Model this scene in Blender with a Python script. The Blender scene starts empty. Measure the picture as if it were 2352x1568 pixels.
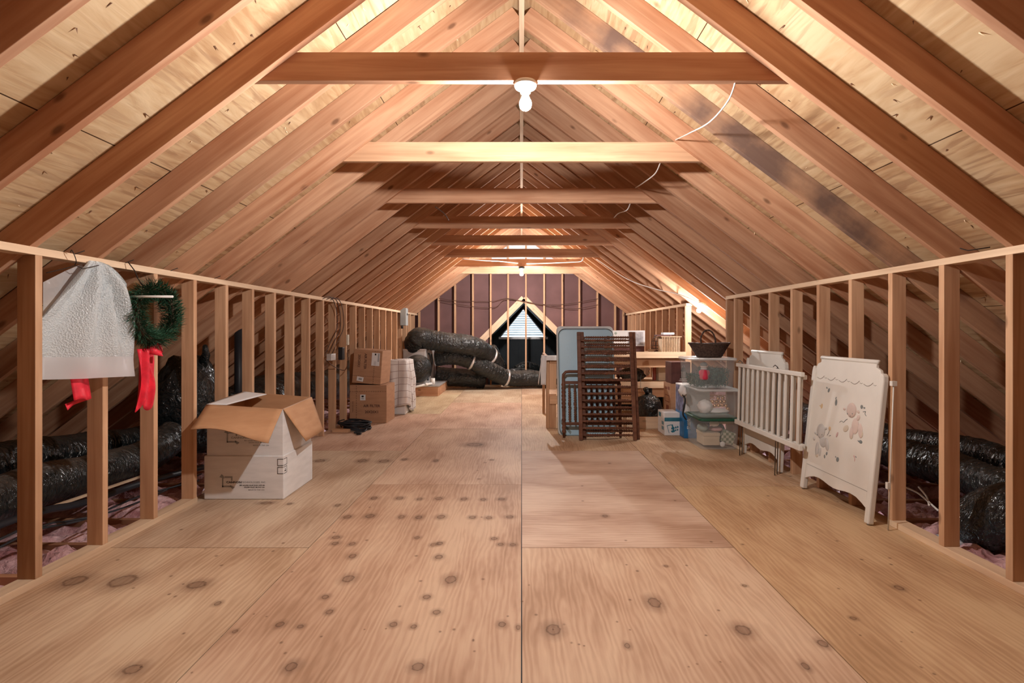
import bpy, bmesh, math, random
from mathutils import Vector, Matrix, noise
random.seed(7)
C = bpy.context.scene.collection
S = bpy.context.scene
PI = math.pi
# ---------------------------------------------------------------- camera, world, exposure
CZ = 1.236; F = 1198.0
cam = bpy.data.objects.new('camera', bpy.data.cameras.new('camera')); C.objects.link(cam)
cam.location = (0, 0, CZ); cam.rotation_euler = (PI/2, 0, 0)
cam.data.sensor_width = 36; cam.data.lens = F/2352*36
cam.data.shift_x = -22/2352; cam.data.shift_y = -22/2352
cam.data.clip_start = 0.02; cam.data.clip_end = 100
S.camera = cam
w = bpy.data.worlds.new('world'); S.world = w; w.use_nodes = True
w.node_tree.nodes['Background'].inputs[0].default_value = (0.80, 0.92, 1.0, 1)
w.node_tree.nodes['Background'].inputs[1].default_value = 2.2
S.view_settings.view_transform = 'Standard'; S.view_settings.look = 'None'
S.view_settings.gamma = 1; S.view_settings.exposure = 0.54; S.view_settings.use_curve_mapping = False
BULB_NEAR, BULB_FAR, BULB_SIDE = 2600, 3700, 750      # radiance of the three bare bulbs
BULB_COL = (1.0, 0.97, 0.945)

def P(u, v, d):                                        # a point seen at (u, v), d metres away
    return Vector(((u-1198)/F*d, d, CZ-(v-762)/F*d))

# ---------------------------------------------------------------- materials
MATS = {}
class NT:
    def __init__(s, name):
        m = bpy.data.materials.new(name); m.use_nodes = True; s.m = m; s.t = m.node_tree
        s.b = s.t.nodes['Principled BSDF']; s.out = s.t.nodes['Material Output']; MATS[name] = m
    def n(s, typ, **kw):
        x = s.t.nodes.new(typ)
        for k, v in kw.items():
            if k.startswith('i_'):
                key = k[2:]; key = int(key) if key.isdigit() else key.replace('_', ' ')
                x.inputs[key].default_value = v
            else: setattr(x, k, v)
        return x
    def l(s, a, b): s.t.links.new(a, b)
    def ramp(s, src, stops):
        r = s.n('ShaderNodeValToRGB'); e = r.color_ramp.elements
        while len(e) < len(stops): e.new(0.5)
        for q, (p, c) in zip(e, stops): q.position = p; q.color = (*c, 1) if len(c) == 3 else c
        s.l(src, r.inputs[0]); return r.outputs[0]
    def mix(s, fac, a, b, mode='MIX'):
        x = s.n('ShaderNodeMix', data_type='RGBA', blend_type=mode)
        for v, i in ((fac, 0), (a, 6), (b, 7)):
            if hasattr(v, 'is_linked'): s.l(v, x.inputs[i])
            elif i == 0: x.inputs[0].default_value = v
            else: x.inputs[i].default_value = (*v, 1)
        return x.outputs[2]
    def math(s, op, a, b=None):
        x = s.n('ShaderNodeMath', operation=op)
        for i, v in enumerate((a, b)):
            if v is None: continue
            if hasattr(v, 'is_linked'): s.l(v, x.inputs[i])
            else: x.inputs[i].default_value = v
        return x.outputs[0]
    def bump(s, h, strength=.3, dist=.01):
        b = s.n('ShaderNodeBump'); b.inputs['Strength'].default_value = strength; b.inputs['Distance'].default_value = dist
        s.l(h, b.inputs['Height']); s.l(b.outputs[0], s.b.inputs['Normal'])

def plain(name, col, rough=.6, metal=0, noise_amt=.12, nscale=9, bump=0, spec=.3, emit=None):
    t = NT(name); t.b.inputs['Roughness'].default_value = rough; t.b.inputs['Metallic'].default_value = metal
    t.b.inputs['Specular IOR Level'].default_value = spec
    tc = t.n('ShaderNodeTexCoord'); nz = t.n('ShaderNodeTexNoise', i_Scale=nscale, i_Detail=4.0)
    t.l(tc.outputs['Object'], nz.inputs['Vector'])
    d = tuple(max(0, c*(1-noise_amt)) for c in col); u = tuple(min(1, c*(1+noise_amt)) for c in col)
    t.l(t.ramp(nz.outputs[0], [(.3, d), (.7, u)]), t.b.inputs['Base Color'])
    if bump: t.bump(nz.outputs[0], bump, .004)
    if emit:
        t.b.inputs['Emission Color'].default_value = (*BULB_COL, 1); t.b.inputs['Emission Strength'].default_value = emit
    return t.m

def wood(name, dark, light, knots=.5, rough=.75, streak=1.0, tint=.35, stain=None):
    t = NT(name); t.b.inputs['Roughness'].default_value = rough; t.b.inputs['Specular IOR Level'].default_value = .18
    tc = t.n('ShaderNodeTexCoord'); oi = t.n('ShaderNodeObjectInfo')
    off = t.n('ShaderNodeVectorMath', operation='SCALE'); off.inputs[0].default_value = (31, 17, 23)
    t.l(oi.outputs['Random'], off.inputs['Scale'])
    ad = t.n('ShaderNodeVectorMath', operation='ADD'); t.l(tc.outputs['Object'], ad.inputs[0]); t.l(off.outputs[0], ad.inputs[1])
    mp = t.n('ShaderNodeMapping'); mp.inputs['Scale'].default_value = (1.3, 26, 26); t.l(ad.outputs[0], mp.inputs[0])
    n1 = t.n('ShaderNodeTexNoise', i_Scale=1.0, i_Detail=5.0, i_Distortion=.6); t.l(mp.outputs[0], n1.inputs['Vector'])
    mp2 = t.n('ShaderNodeMapping'); mp2.inputs['Scale'].default_value = (1.1, 4, 4); t.l(ad.outputs[0], mp2.inputs[0])
    n2 = t.n('ShaderNodeTexNoise', i_Scale=1.2, i_Detail=3.0); t.l(mp2.outputs[0], n2.inputs['Vector'])
    s = t.math('ADD', t.math('MULTIPLY', n1.outputs[0], .55*streak), t.math('MULTIPLY', n2.outputs[0], 1-.55*streak))
    col = t.ramp(s, [(.36, dark), (.62, light)])
    if knots:
        mp3 = t.n('ShaderNodeMapping'); mp3.inputs['Scale'].default_value = (1.0, 2.2, 2.2); t.l(ad.outputs[0], mp3.inputs[0])
        vo = t.n('ShaderNodeTexVoronoi', i_Scale=2.6); t.l(mp3.outputs[0], vo.inputs['Vector'])
        k = t.ramp(vo.outputs['Distance'], [(.05, (1, 1, 1)), (.11, (0, 0, 0))])
        km = t.math('MULTIPLY', k, knots)
        col = t.mix(km, col, tuple(c*.42 for c in dark))
    if stain:
        n3 = t.n('ShaderNodeTexNoise', i_Scale=2.3, i_Detail=6.0); t.l(ad.outputs[0], n3.inputs['Vector'])
        col = t.mix(t.math('MULTIPLY', t.ramp(n3.outputs[0], [(.42, (0, 0, 0)), (.6, (1, 1, 1))]), .85), col, stain)
    br = t.math('ADD', t.math('MULTIPLY', oi.outputs['Random'], tint), 1-tint*.5)
    h = t.n('ShaderNodeHueSaturation'); t.l(br, h.inputs['Value']); t.l(col, h.inputs['Color'])
    t.l(h.outputs[0], t.b.inputs['Base Color']); t.bump(n1.outputs[0], .12, .002)
    return t.m

RAFT = wood('rafter_fir', (.40, .185, .10), (.60, .35, .215), .8, tint=.3)
STAINED = wood('water_stained_fir', (.40, .21, .12), (.60, .36, .22), .6, tint=.1, stain=(.13, .085, .075))
STUD = wood('stud_fir', (.45, .245, .135), (.66, .41, .25), .7, tint=.25)
PALE = wood('pale_pine', (.60, .41, .27), (.78, .59, .41), .4, tint=.15)
CRIBW = wood('walnut_stain', (.095, .038, .024), (.20, .09, .055), 0, rough=.35, tint=.1)
JOIST = wood('joist_fir', (.30, .13, .07), (.45, .23, .13), .3)

def sheathing_mat():
    t = NT('roof_plywood'); t.b.inputs['Roughness'].default_value = .8; t.b.inputs['Specular IOR Level'].default_value = .15
    tc = t.n('ShaderNodeTexCoord')
    mp = t.n('ShaderNodeMapping'); mp.inputs['Scale'].default_value = (1.2, 7, 7); t.l(tc.outputs['Object'], mp.inputs[0])
    n1 = t.n('ShaderNodeTexNoise', i_Scale=2.0, i_Detail=6.0, i_Distortion=1.8); t.l(mp.outputs[0], n1.inputs['Vector'])
    n2 = t.n('ShaderNodeTexNoise', i_Scale=1.7, i_Detail=4.0); t.l(tc.outputs['Object'], n2.inputs['Vector'])
    col = t.ramp(t.math('ADD', t.math('MULTIPLY', n1.outputs[0], .45), t.math('MULTIPLY', n2.outputs[0], .55)),
                 [(.36, (.40, .235, .12)), (.5, (.545, .375, .215)), (.62, (.63, .47, .29))])
    mp4 = t.n('ShaderNodeMapping'); mp4.inputs['Scale'].default_value = (2.2, 24, 1); t.l(tc.outputs['Object'], mp4.inputs[0])
    n4 = t.n('ShaderNodeTexNoise', i_Scale=1.0, i_Detail=3.0, i_Distortion=.8); t.l(mp4.outputs[0], n4.inputs['Vector'])
    n5 = t.n('ShaderNodeTexNoise', i_Scale=.9, i_Detail=2.0); t.l(tc.outputs['Object'], n5.inputs['Vector'])
    st = t.math('MULTIPLY', t.ramp(n4.outputs[0], [(.52, (0, 0, 0)), (.60, (1, 1, 1))]), t.ramp(n5.outputs[0], [(.46, (0, 0, 0)), (.56, (.55, .55, .55))]))
    col = t.mix(st, col, (.30, .165, .09))
    vo = t.n('ShaderNodeTexVoronoi', i_Scale=1.8); t.l(tc.outputs['Object'], vo.inputs['Vector'])
    col = t.mix(t.ramp(vo.outputs['Distance'], [(.035, (1, 1, 1)), (.07, (0, 0, 0))]), col, (.30, .14, .07))
    bk = t.n('ShaderNodeTexBrick', offset=.5); t.l(tc.outputs['Object'], bk.inputs['Vector'])
    bk.inputs['Scale'].default_value = 1; bk.inputs['Brick Width'].default_value = 2.44; bk.inputs['Row Height'].default_value = 1.22
    bk.inputs['Mortar Size'].default_value = .003
    for i in (1, 2): bk.inputs[i].default_value = (1, 1, 1, 1)
    bk.inputs['Mortar'].default_value = (.12, .08, .06, 1)
    col = t.mix(1.0, col, bk.outputs[0], 'MULTIPLY')
    t.l(col, t.b.inputs['Base Color']); t.bump(n1.outputs[0], .35, .006); return t.m
SHEATH = sheathing_mat()

def floor_mat():
    t = NT('floor_plywood'); t.b.inputs['Roughness'].default_value = .62; t.b.inputs['Specular IOR Level'].default_value = .22
    uv = t.n('ShaderNodeUVMap'); at = t.n('ShaderNodeVertexColor', layer_name='tint')
    mp = t.n('ShaderNodeMapping'); mp.inputs['Scale'].default_value = (1, .16, 1); t.l(uv.outputs[0], mp.inputs[0])
    wv = t.n('ShaderNodeTexWave', i_Scale=11.0, i_Distortion=16.0, i_Detail=3.0); wv.inputs['Detail Scale'].default_value = .9
    t.l(mp.outputs[0], wv.inputs['Vector'])
    mp2 = t.n('ShaderNodeMapping'); mp2.inputs['Scale'].default_value = (60, 4, 1); t.l(uv.outputs[0], mp2.inputs[0])
    n1 = t.n('ShaderNodeTexNoise', i_Scale=1.0, i_Detail=4.0); t.l(mp2.outputs[0], n1.inputs['Vector'])
    mp3 = t.n('ShaderNodeMapping'); mp3.inputs['Scale'].default_value = (2.2, .9, 1); t.l(uv.outputs[0], mp3.inputs[0])
    n2 = t.n('ShaderNodeTexNoise', i_Scale=1.3, i_Detail=5.0); t.l(mp3.outputs[0], n2.inputs['Vector'])
    s = t.math('ADD', t.math('ADD', t.math('MULTIPLY', wv.outputs['Fac'], .085), t.math('MULTIPLY', n1.outputs[0], .18)), t.math('MULTIPLY', n2.outputs[0], .735))
    col = t.ramp(s, [(.35, (.45, .30, .20)), (.49, (.60, .435, .315)), (.62, (.72, .57, .425))])
    col = t.mix(1.0, col, at.outputs[0], 'MULTIPLY')
    t.l(col, t.b.inputs['Base Color']); t.bump(n1.outputs[0], .08, .002); return t.m
FLOORM = floor_mat()

def knot_mat():
    t = NT('floor_knots'); uv = t.n('ShaderNodeUVMap')
    sb = t.n('ShaderNodeVectorMath', operation='SUBTRACT'); sb.inputs[1].default_value = (.5, .5, 0); t.l(uv.outputs[0], sb.inputs[0])
    ln = t.n('ShaderNodeVectorMath', operation='LENGTH'); t.l(sb.outputs[0], ln.inputs[0])
    nz = t.n('ShaderNodeTexNoise', i_Scale=60.0); tc = t.n('ShaderNodeTexCoord'); t.l(tc.outputs['Object'], nz.inputs['Vector'])
    r = t.math('ADD', ln.outputs[1], t.math('MULTIPLY', t.math('SUBTRACT', nz.outputs[0], .5), .10))
    a = t.ramp(r, [(.0, (.34,)*3), (.13, (.38,)*3), (.17, (.62,)*3), (.21, (.24,)*3), (.46, (0,)*3)])
    t.b.inputs['Base Color'].default_value = (.20, .10, .06, 1); t.b.inputs['Roughness'].default_value = .7
    tr = t.n('ShaderNodeBsdfTransparent'); mx = t.n('ShaderNodeMixShader')
    t.l(a, mx.inputs[0]); t.l(tr.outputs[0], mx.inputs[1]); t.l(t.b.outputs[0], mx.inputs[2]); t.l(mx.outputs[0], t.out.inputs[0]); return t.m
KNOTM = knot_mat()

def duct_mat(name, base=(.010, .013, .014), dust=(.13, .105, .085), amt=.6):
    t = NT(name); t.b.inputs['Specular IOR Level'].default_value = .6
    tc = t.n('ShaderNodeTexCoord'); g = t.n('ShaderNodeNewGeometry')
    sp = t.n('ShaderNodeSeparateXYZ'); t.l(g.outputs['Normal'], sp.inputs[0])
    nz = t.n('ShaderNodeTexNoise', i_Scale=5.0, i_Detail=5.0); t.l(tc.outputs['Object'], nz.inputs['Vector'])
    f = t.math('MULTIPLY', t.ramp(t.math('ADD', sp.outputs[2], t.math('MULTIPLY', t.math('SUBTRACT', nz.outputs[0], .5), .8)), [(.55, (0, 0, 0)), (1.1, (1, 1, 1))]), amt)
    t.l(t.mix(f, base, dust), t.b.inputs['Base Color'])
    t.l(t.math('ADD', t.math('MULTIPLY', f, .5), .17), t.b.inputs['Roughness'])
    mp = t.n('ShaderNodeMapping'); mp.inputs['Scale'].default_value = (9, 22, 9); t.l(tc.outputs['Object'], mp.inputs[0])
    n2 = t.n('ShaderNodeTexNoise', i_Scale=1.2, i_Detail=3.0, i_Distortion=1.5); t.l(mp.outputs[0], n2.inputs['Vector'])
    t.bump(n2.outputs[0], 1.0, .035); return t.m
DUCT = duct_mat('duct_black_film'); DUCTC = duct_mat('duct_clean_film', amt=.15)

def clear_mat(name, col, alpha, rough=.2, bumpscale=0, trans=0.0):
    t = NT(name); t.b.inputs['Base Color'].default_value = (*col, 1); t.b.inputs['Roughness'].default_value = rough
    tr = t.n('ShaderNodeBsdfTransparent'); mx = t.n('ShaderNodeMixShader'); mx.inputs[0].default_value = alpha
    t.l(tr.outputs[0], mx.inputs[1]); src = t.b.outputs[0]
    if trans:
        tl = t.n('ShaderNodeBsdfTranslucent'); tl.inputs[0].default_value = (*col, 1); m2 = t.n('ShaderNodeMixShader'); m2.inputs[0].default_value = trans
        t.l(t.b.outputs[0], m2.inputs[1]); t.l(tl.outputs[0], m2.inputs[2]); src = m2.outputs[0]
    t.l(src, mx.inputs[2]); t.l(mx.outputs[0], t.out.inputs[0])
    if bumpscale:
        tc = t.n('ShaderNodeTexCoord'); vo = t.n('ShaderNodeTexVoronoi', i_Scale=bumpscale); t.l(tc.outputs['Object'], vo.inputs['Vector'])
        t.bump(vo.outputs['Distance'], .8, .006)
    return t.m
BUBBLE = clear_mat('bubble_wrap', (.78, .83, .85), .9, .2, 120, .35)
FILM = clear_mat('bag_hem_film', (.84, .84, .86), .90, .3, 0, .45)
BIN = clear_mat('bin_clear_plastic', (.72, .78, .78), .22, .12)
BINL = clear_mat('bin_lid_plastic', (.80, .84, .84), .55, .2)
CLEARBAG = clear_mat('clear_bag_film', (.75, .73, .72), .45, .15, 30)

def insul():
    t = NT('pink_fibreglass'); t.b.inputs['Roughness'].default_value = .95
    tc = t.n('ShaderNodeTexCoord'); nz = t.n('ShaderNodeTexNoise', i_Scale=6.0, i_Detail=8.0); t.l(tc.outputs['Object'], nz.inputs['Vector'])
    t.l(t.ramp(nz.outputs[0], [(.35, (.36, .15, .16)), (.6, (.78, .50, .52))]), t.b.inputs['Base Color'])
    n2 = t.n('ShaderNodeTexNoise', i_Scale=30.0, i_Detail=8.0); t.l(tc.outputs['Object'], n2.inputs['Vector']); t.bump(n2.outputs[0], .8, .03); return t.m
INSUL = insul()
def card(name, a, b):
    t = NT(name); t.b.inputs['Roughness'].default_value = .75; t.b.inputs['Specular IOR Level'].default_value = .2
    tc = t.n('ShaderNodeTexCoord'); mp = t.n('ShaderNodeMapping'); mp.inputs['Scale'].default_value = (3, 3, 14); t.l(tc.outputs['Object'], mp.inputs[0])
    nz = t.n('ShaderNodeTexNoise', i_Scale=2.0, i_Detail=5.0); t.l(mp.outputs[0], nz.inputs['Vector'])
    t.l(t.ramp(nz.outputs[0], [(.3, a), (.7, b)]), t.b.inputs['Base Color']); return t.m
CARD = card('kraft_cardboard', (.40, .22, .13), (.47, .27, .16)); CARDIN = card('kraft_inner', (.50, .27, .14), (.58, .33, .18))
CARDW = card('white_cardboard', (.74, .73, .73), (.84, .83, .83)); CARDB = card('beige_cardboard', (.60, .48, .34), (.68, .55, .40))
INK = plain('black_ink', (.02, .018, .02), .7); GREYINK = plain('grey_ink', (.34, .34, .34), .7); BROWNINK = plain('brown_ink', (.11, .05, .035), .7)
PAPERL = plain('label_paper', (.75, .75, .76), .6, noise_amt=.05)
FIBRE = plain('brown_fibreboard', (.155, .082, .078), .9, noise_amt=.22, nscale=1.6)
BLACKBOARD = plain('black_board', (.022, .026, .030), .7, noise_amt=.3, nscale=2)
WHITEBOARD = plain('white_board', (.85, .87, .90), .6, noise_amt=.04)
METAL = plain('galvanised_sheet', (.50, .48, .47), .45, .35, .25, 5); FOIL = plain('foil_tape', (.75, .75, .76), .3, .8, .1)
GREYBOX = plain('grey_enamel', (.42, .46, .47), .45, .2, .06)
PORC = plain('porcelain', (.85, .84, .82), .25, noise_amt=.03); DARKM = plain('dark_plastic', (.02, .02, .022), .4)
PIPEM = plain('black_pipe', (.018, .018, .022), .45); PVC = plain('white_pvc', (.78, .77, .74), .4, noise_amt=.05)
STEEL = plain('steel_rod', (.25, .24, .23), .35, .9); NAIL = plain('rusty_nail', (.035, .025, .02), .6, .5)
CREAM = plain('cream_paint', (.72, .69, .635), .5, noise_amt=.05, nscale=4); CREAMD = plain('cream_groove', (.30, .27, .24), .7)
PINKP = plain('lamb_pink', (.62, .50, .45), .6, noise_amt=.08); GREYP = plain('lamb_grey', (.50, .48, .46), .6, noise_amt=.08)
TANP = plain('lamb_tan', (.60, .52, .42), .6, noise_amt=.08); LEAFG = plain('decal_grey_green', (.20, .22, .22), .6); YELP = plain('decal_ochre', (.62, .46, .28), .6); ROSE = plain('decal_rose', (.60, .40, .38), .6)
BLUEV = plain('mattress_blue_vinyl', (.44, .645, .78), .35, noise_amt=.05, nscale=3, spec=.5); BLUEE = plain('mattress_edge_vinyl', (.66, .69, .70), .4, noise_amt=.05); PIPING = plain('mattress_piping', (.12, .16, .18), .5); SCUFF = plain('mattress_corner_tape', (.22, .29, .31), .5)
RED = plain('red_ribbon', (.75, .03, .055), .45, noise_amt=.2, nscale=20); GREEN = plain('wreath_green', (.025, .085, .045), .6, noise_amt=.5, nscale=40); TWIG = plain('wreath_twig', (.05, .035, .02), .8)
CLOTHW = plain('white_linen', (.74, .72, .71), .9, noise_amt=.06, nscale=5)
WICKER = plain('wicker_brown', (.075, .045, .034), .7, noise_amt=.5, nscale=60, bump=.5)
GREENL = plain('green_lid', (.02, .10, .06), .35); GOLD = plain('gold_bauble', (.75, .48, .28), .2, .9, .05)
TISSUE = plain('tissue_white', (.85, .84, .84), .8, noise_amt=.05); GARL = plain('garland_green', (.05, .12, .10), .7, noise_amt=.6, nscale=25, bump=.8)
TOYRED = plain('toy_red', (.70, .05, .10), .5); SKIN = plain('toy_face', (.65, .55, .50), .6); PINKC = plain('pink_cloth', (.65, .36, .36), .8); SAGE = plain('sage_cloth', (.32, .38, .34), .8)
BLUEB = plain('blue_box_print', (.03, .17, .40), .4, noise_amt=.35, nscale=8); TEAL = plain('teal_print', (.04, .20, .28), .5, noise_amt=.25); BLUEPIC = plain('blue_photo_print', (.16, .18, .30), .45, noise_amt=.7, nscale=14)
MAROON = plain('maroon_box', (.10, .035, .03), .45, noise_amt=.3, nscale=12); GLASSP = plain('lantern_print', (.40, .34, .32), .5)
BAGB = duct_mat('black_bin_bag', amt=.05); CABLE = plain('black_cable', (.025, .025, .03), .5); BROWNW = plain('brown_wire', (.09, .045, .03), .6); WHITEW = plain('white_cable', (.78, .74, .70), .5, noise_amt=.04)
PHOTO = plain('photo_print', (.42, .40, .42), .5, noise_amt=.45, nscale=12); CRATEW = wood('crate_slats', (.34, .22, .14), (.52, .36, .24), 0); SPLINT = plain('splinter', (.16, .08, .045), .8); LIGHTSPL = plain('pale_splinter', (.85, .68, .46), .8)
LOUV = plain('louvre_white', (.85, .88, .90), .5, noise_amt=.03)
IVORY = plain('ivory_plastic', (.75, .70, .58), .5, noise_amt=.04)
def plaid():
    t = NT('checked_linen'); t.b.inputs['Roughness'].default_value = .9
    uv = t.n('ShaderNodeUVMap'); bk = t.n('ShaderNodeTexBrick', offset=0.0); t.l(uv.outputs[0], bk.inputs['Vector'])
    bk.inputs['Scale'].default_value = 1; bk.inputs['Brick Width'].default_value = .12; bk.inputs['Row Height'].default_value = .11; bk.inputs['Mortar Size'].default_value = .0045
    for i in (1, 2): bk.inputs[i].default_value = (.72, .69, .68, 1)
    bk.inputs['Mortar'].default_value = (.36, .29, .28, 1); t.l(bk.outputs[0], t.b.inputs['Base Color']); return t.m
PLAID = plaid()
def checker():
    t = NT('gingham'); tc = t.n('ShaderNodeTexCoord'); ck = t.n('ShaderNodeTexChecker', i_Scale=36.0)
    ck.inputs[1].default_value = (.62, .58, .46, 1); ck.inputs[2].default_value = (.22, .25, .15, 1)
    t.l(tc.outputs['Object'], ck.inputs[0]); t.l(ck.outputs[0], t.b.inputs['Base Color']); return t.m
GING = checker()

# ---------------------------------------------------------------- mesh building
class MB:
    def __init__(s): s.v = []; s.f = []; s.mi = []; s.sm = []
    def add(s, vs, fs, m=0, smooth=False, M=None):
        b = len(s.v); s.v += [tuple(M @ Vector(q)) if M else tuple(q) for q in vs]
        s.f += [tuple(i+b for i in f) for f in fs]; s.mi += [m]*len(fs); s.sm += [smooth]*len(fs); return s
    def box(s, x0, x1, y0, y1, z0, z1, m=0, M=None):
        v = [(x, y, z) for z in (z0, z1) for y in (y0, y1) for x in (x0, x1)]
        return s.add(v, [(0, 2, 3, 1), (4, 5, 7, 6), (0, 1, 5, 4), (2, 6, 7, 3), (0, 4, 6, 2), (1, 3, 7, 5)], m, False, M)
    def prism(s, pts, y0, y1, m=0, M=None):           # outline in (x, z), extruded along y
        n = len(pts); v = [(x, y0, z) for x, z in pts]+[(x, y1, z) for x, z in pts]
        f = [tuple(range(n)), tuple(range(2*n-1, n-1, -1))]+[(i, i+n, (i+1) % n+n, (i+1) % n) for i in range(n)]
        return s.add(v, f, m, False, M)
    def rings(s, R, m=0, cap=True, smooth=True, closed=False, M=None):
        n = len(R[0]); v = [p for r in R for p in r]; f = []
        k = len(R)
        for i in range(k if closed else k-1):
            a, b = i*n, ((i+1) % k)*n
            for j in range(n): f.append((a+j, a+(j+1) % n, b+(j+1) % n, b+j))
        if cap and not closed: f.append(tuple(range(n-1, -1, -1))); f.append(tuple((k-1)*n+j for j in range(n)))
        return s.add(v, f, m, smooth, M)
    def lathe(s, prof, m=0, n=20, M=None):            # (radius, z)
        return s.rings([[(r*math.cos(2*PI*j/n), r*math.sin(2*PI*j/n), z) for j in range(n)] for r, z in prof], m, True, True, False, M)
    def tube(s, pts, r, m=0, n=8, fn=None, sub=0, M=None):
        pts = [Vector(p) for p in pts]
        if sub: pts = spline(pts, sub)
        R = []; L = 0; up = None
        for i, p in enumerate(pts):
            d = (pts[min(i+1, len(pts)-1)]-pts[max(i-1, 0)]).normalized()
            if up is None: up = Vector((0, 0, 1)) if abs(d.z) < .9 else Vector((1, 0, 0))
            a = d.cross(up).normalized(); up = a.cross(d).normalized(); bb = up
            if i: L += (p-pts[i-1]).length
            rr = r(i/(len(pts)-1)) if callable(r) else r
            ring = []
            for j in range(n):
                t = 2*PI*j/n; q = rr*(fn(L, t, p) if fn else 1)
                ring.append(p+a*math.cos(t)*q+bb*math.sin(t)*q)
            R.append(ring)
        return s.rings(R, m, True, True, False, M)
    def ell(s, c, r, m=0, nu=14, nv=10, M=None, fn=None):
        R = []
        for i in range(nv+1):
            ph = -PI/2+PI*max(.02, min(.98, i/nv)); ring = []
            for j in range(nu):
                th = 2*PI*j/nu; k = fn(th, ph) if fn else 1
                ring.append((c[0]+r[0]*k*math.cos(ph)*math.cos(th), c[1]+r[1]*k*math.cos(ph)*math.sin(th), c[2]+r[2]*k*math.sin(ph)))
            R.append(ring)
        return s.rings(R, m, True, True, False, M)
    def grid(s, fn, nu, nv, m=0, smooth=True):
        v = [fn(i/nu, j/nv) for j in range(nv+1) for i in range(nu+1)]
        f = [(j*(nu+1)+i, j*(nu+1)+i+1, (j+1)*(nu+1)+i+1, (j+1)*(nu+1)+i) for j in range(nv) for i in range(nu)]
        return s.add(v, f, m, smooth)
    def mesh(s, name, mats):
        me = bpy.data.meshes.new(name); me.from_pydata(s.v, [], s.f)
        for m in (mats if isinstance(mats, (list, tuple)) else [mats]): me.materials.append(m)
        me.polygons.foreach_set('material_index', s.mi); me.polygons.foreach_set('use_smooth', s.sm); me.update(); return me

def spline(p, k):
    out = []
    for i in range(len(p)-1):
        a, b, c, d = p[max(i-1, 0)], p[i], p[i+1], p[min(i+2, len(p)-1)]
        for j in range(k):
            t = j/k; out.append(.5*((2*b)+(c-a)*t+(2*a-5*b+4*c-d)*t*t+(-a+3*b-3*c+d)*t**3))
    out.append(p[-1]); return out

def wm(o):
    return (wm(o.parent) @ o.matrix_basis) if o.parent else o.matrix_basis.copy()
def obj(name, mb, mats, parent=None, M=None, bevel=0, solid=0, label=None, kind=None):   # M is the world placement
    me = mb if isinstance(mb, bpy.types.Mesh) else mb.mesh(name, mats)
    o = bpy.data.objects.new(name, me); C.objects.link(o); M = M or Matrix.Identity(4)
    if parent: o.parent = parent; o.matrix_basis = wm(parent).inverted() @ M
    else: o.matrix_basis = M
    if solid:
        md = o.modifiers.new('solid', 'SOLIDIFY'); md.thickness = solid; md.offset = 0
    if bevel:
        md = o.modifiers.new('bevel', 'BEVEL'); md.width = bevel; md.segments = 2; md.limit_method = 'ANGLE'
    if label: o['label'] = label
    if kind: o['kind'] = kind
    return o
def tag(o, label, cat=None, group=None, kind=None):
    o['label'] = label
    if cat: o['category'] = cat
    if group: o['group'] = group
    if kind: o['kind'] = kind
    return o
def thing(name, loc, label, cat, group=None, kind=None, M=None):
    o = bpy.data.objects.new(name, None); C.objects.link(o); o.empty_display_size = .1
    o.matrix_basis = M if M else Matrix.Translation(loc)
    return tag(o, label, cat, group, kind)
def T(x, y, z): return Matrix.Translation((x, y, z))
def RZ(a): return Matrix.Rotation(a, 4, 'Z')
def frame(o, ex, ez):
    ex = Vector(ex).normalized(); ez = Vector(ez).normalized(); ey = ez.cross(ex).normalized(); ez = ex.cross(ey)
    m = Matrix((ex, ey, ez)).transposed().to_4x4(); m.translation = Vector(o); return m
def mesh_at(mb, name, mats, root, origin=None, **k):   # a mesh whose points are given in world space; its origin moves to `origin`
    o = Vector(origin) if origin is not None else (wm(root).translation if root else Vector((0, 0, 0)))
    mb.v = [tuple(Vector(q)-o) for q in mb.v]
    return obj(name, mb, mats, root, T(*o), **k)
def lumber(name, a, b, wdt, dep, mat, parent=None, up=(0, 0, 1), **k):
    """a board from a to b; long axis is local x so that the grain follows it; wdt across, dep along `up`"""
    a = Vector(a); b = Vector(b); ex = (b-a).normalized(); L = (b-a).length
    mb = MB().box(0, L, -wdt/2, wdt/2, -dep/2, dep/2)
    ey = Vector(up).cross(ex).normalized(); ez = ex.cross(ey)
    m = Matrix((ex, ey, ez)).transposed().to_4x4(); m.translation = a
    return obj(name, mb, mat, parent, m, bevel=k.pop('bevel', .002), **k)
def text(s, size, align='CENTER', bold=0, shear=0):
    cu = bpy.data.curves.new('t', 'FONT'); cu.body = s; cu.size = size; cu.align_x = align; cu.align_y = 'CENTER'
    cu.offset = bold; cu.shear = shear; cu.resolution_u = 2; o = bpy.data.objects.new('t', cu); C.objects.link(o)
    dg = bpy.context.evaluated_depsgraph_get(); me = bpy.data.meshes.new_from_object(o.evaluated_get(dg))
    v = [tuple(x.co) for x in me.vertices]; f = [tuple(p.vertices) for p in me.polygons]
    bpy.data.objects.remove(o); bpy.data.meshes.remove(me); bpy.data.curves.remove(cu); return v, f
FRONT = Matrix(((1, 0, 0, 0), (0, 0, 1, 0), (0, 1, 0, 0), (0, 0, 0, 1)))    # text plane (x, y) -> (x, z)
def put_text(mb, s, size, x, z, y, m=0, rot=0, align='CENTER', bold=0, sx=1, shear=0):
    v, f = text(s, size, align, bold, shear)
    mb.add(v, [tuple(reversed(q)) for q in f], m, False, T(x, y, z) @ FRONT @ RZ(rot) @ Matrix.Diagonal((sx, 1, 1, 1)))
ORD = ['nearest', 'second', 'third', 'fourth', 'fifth', 'sixth', 'seventh', 'eighth', 'ninth', 'tenth', 'eleventh', 'twelfth']
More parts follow.
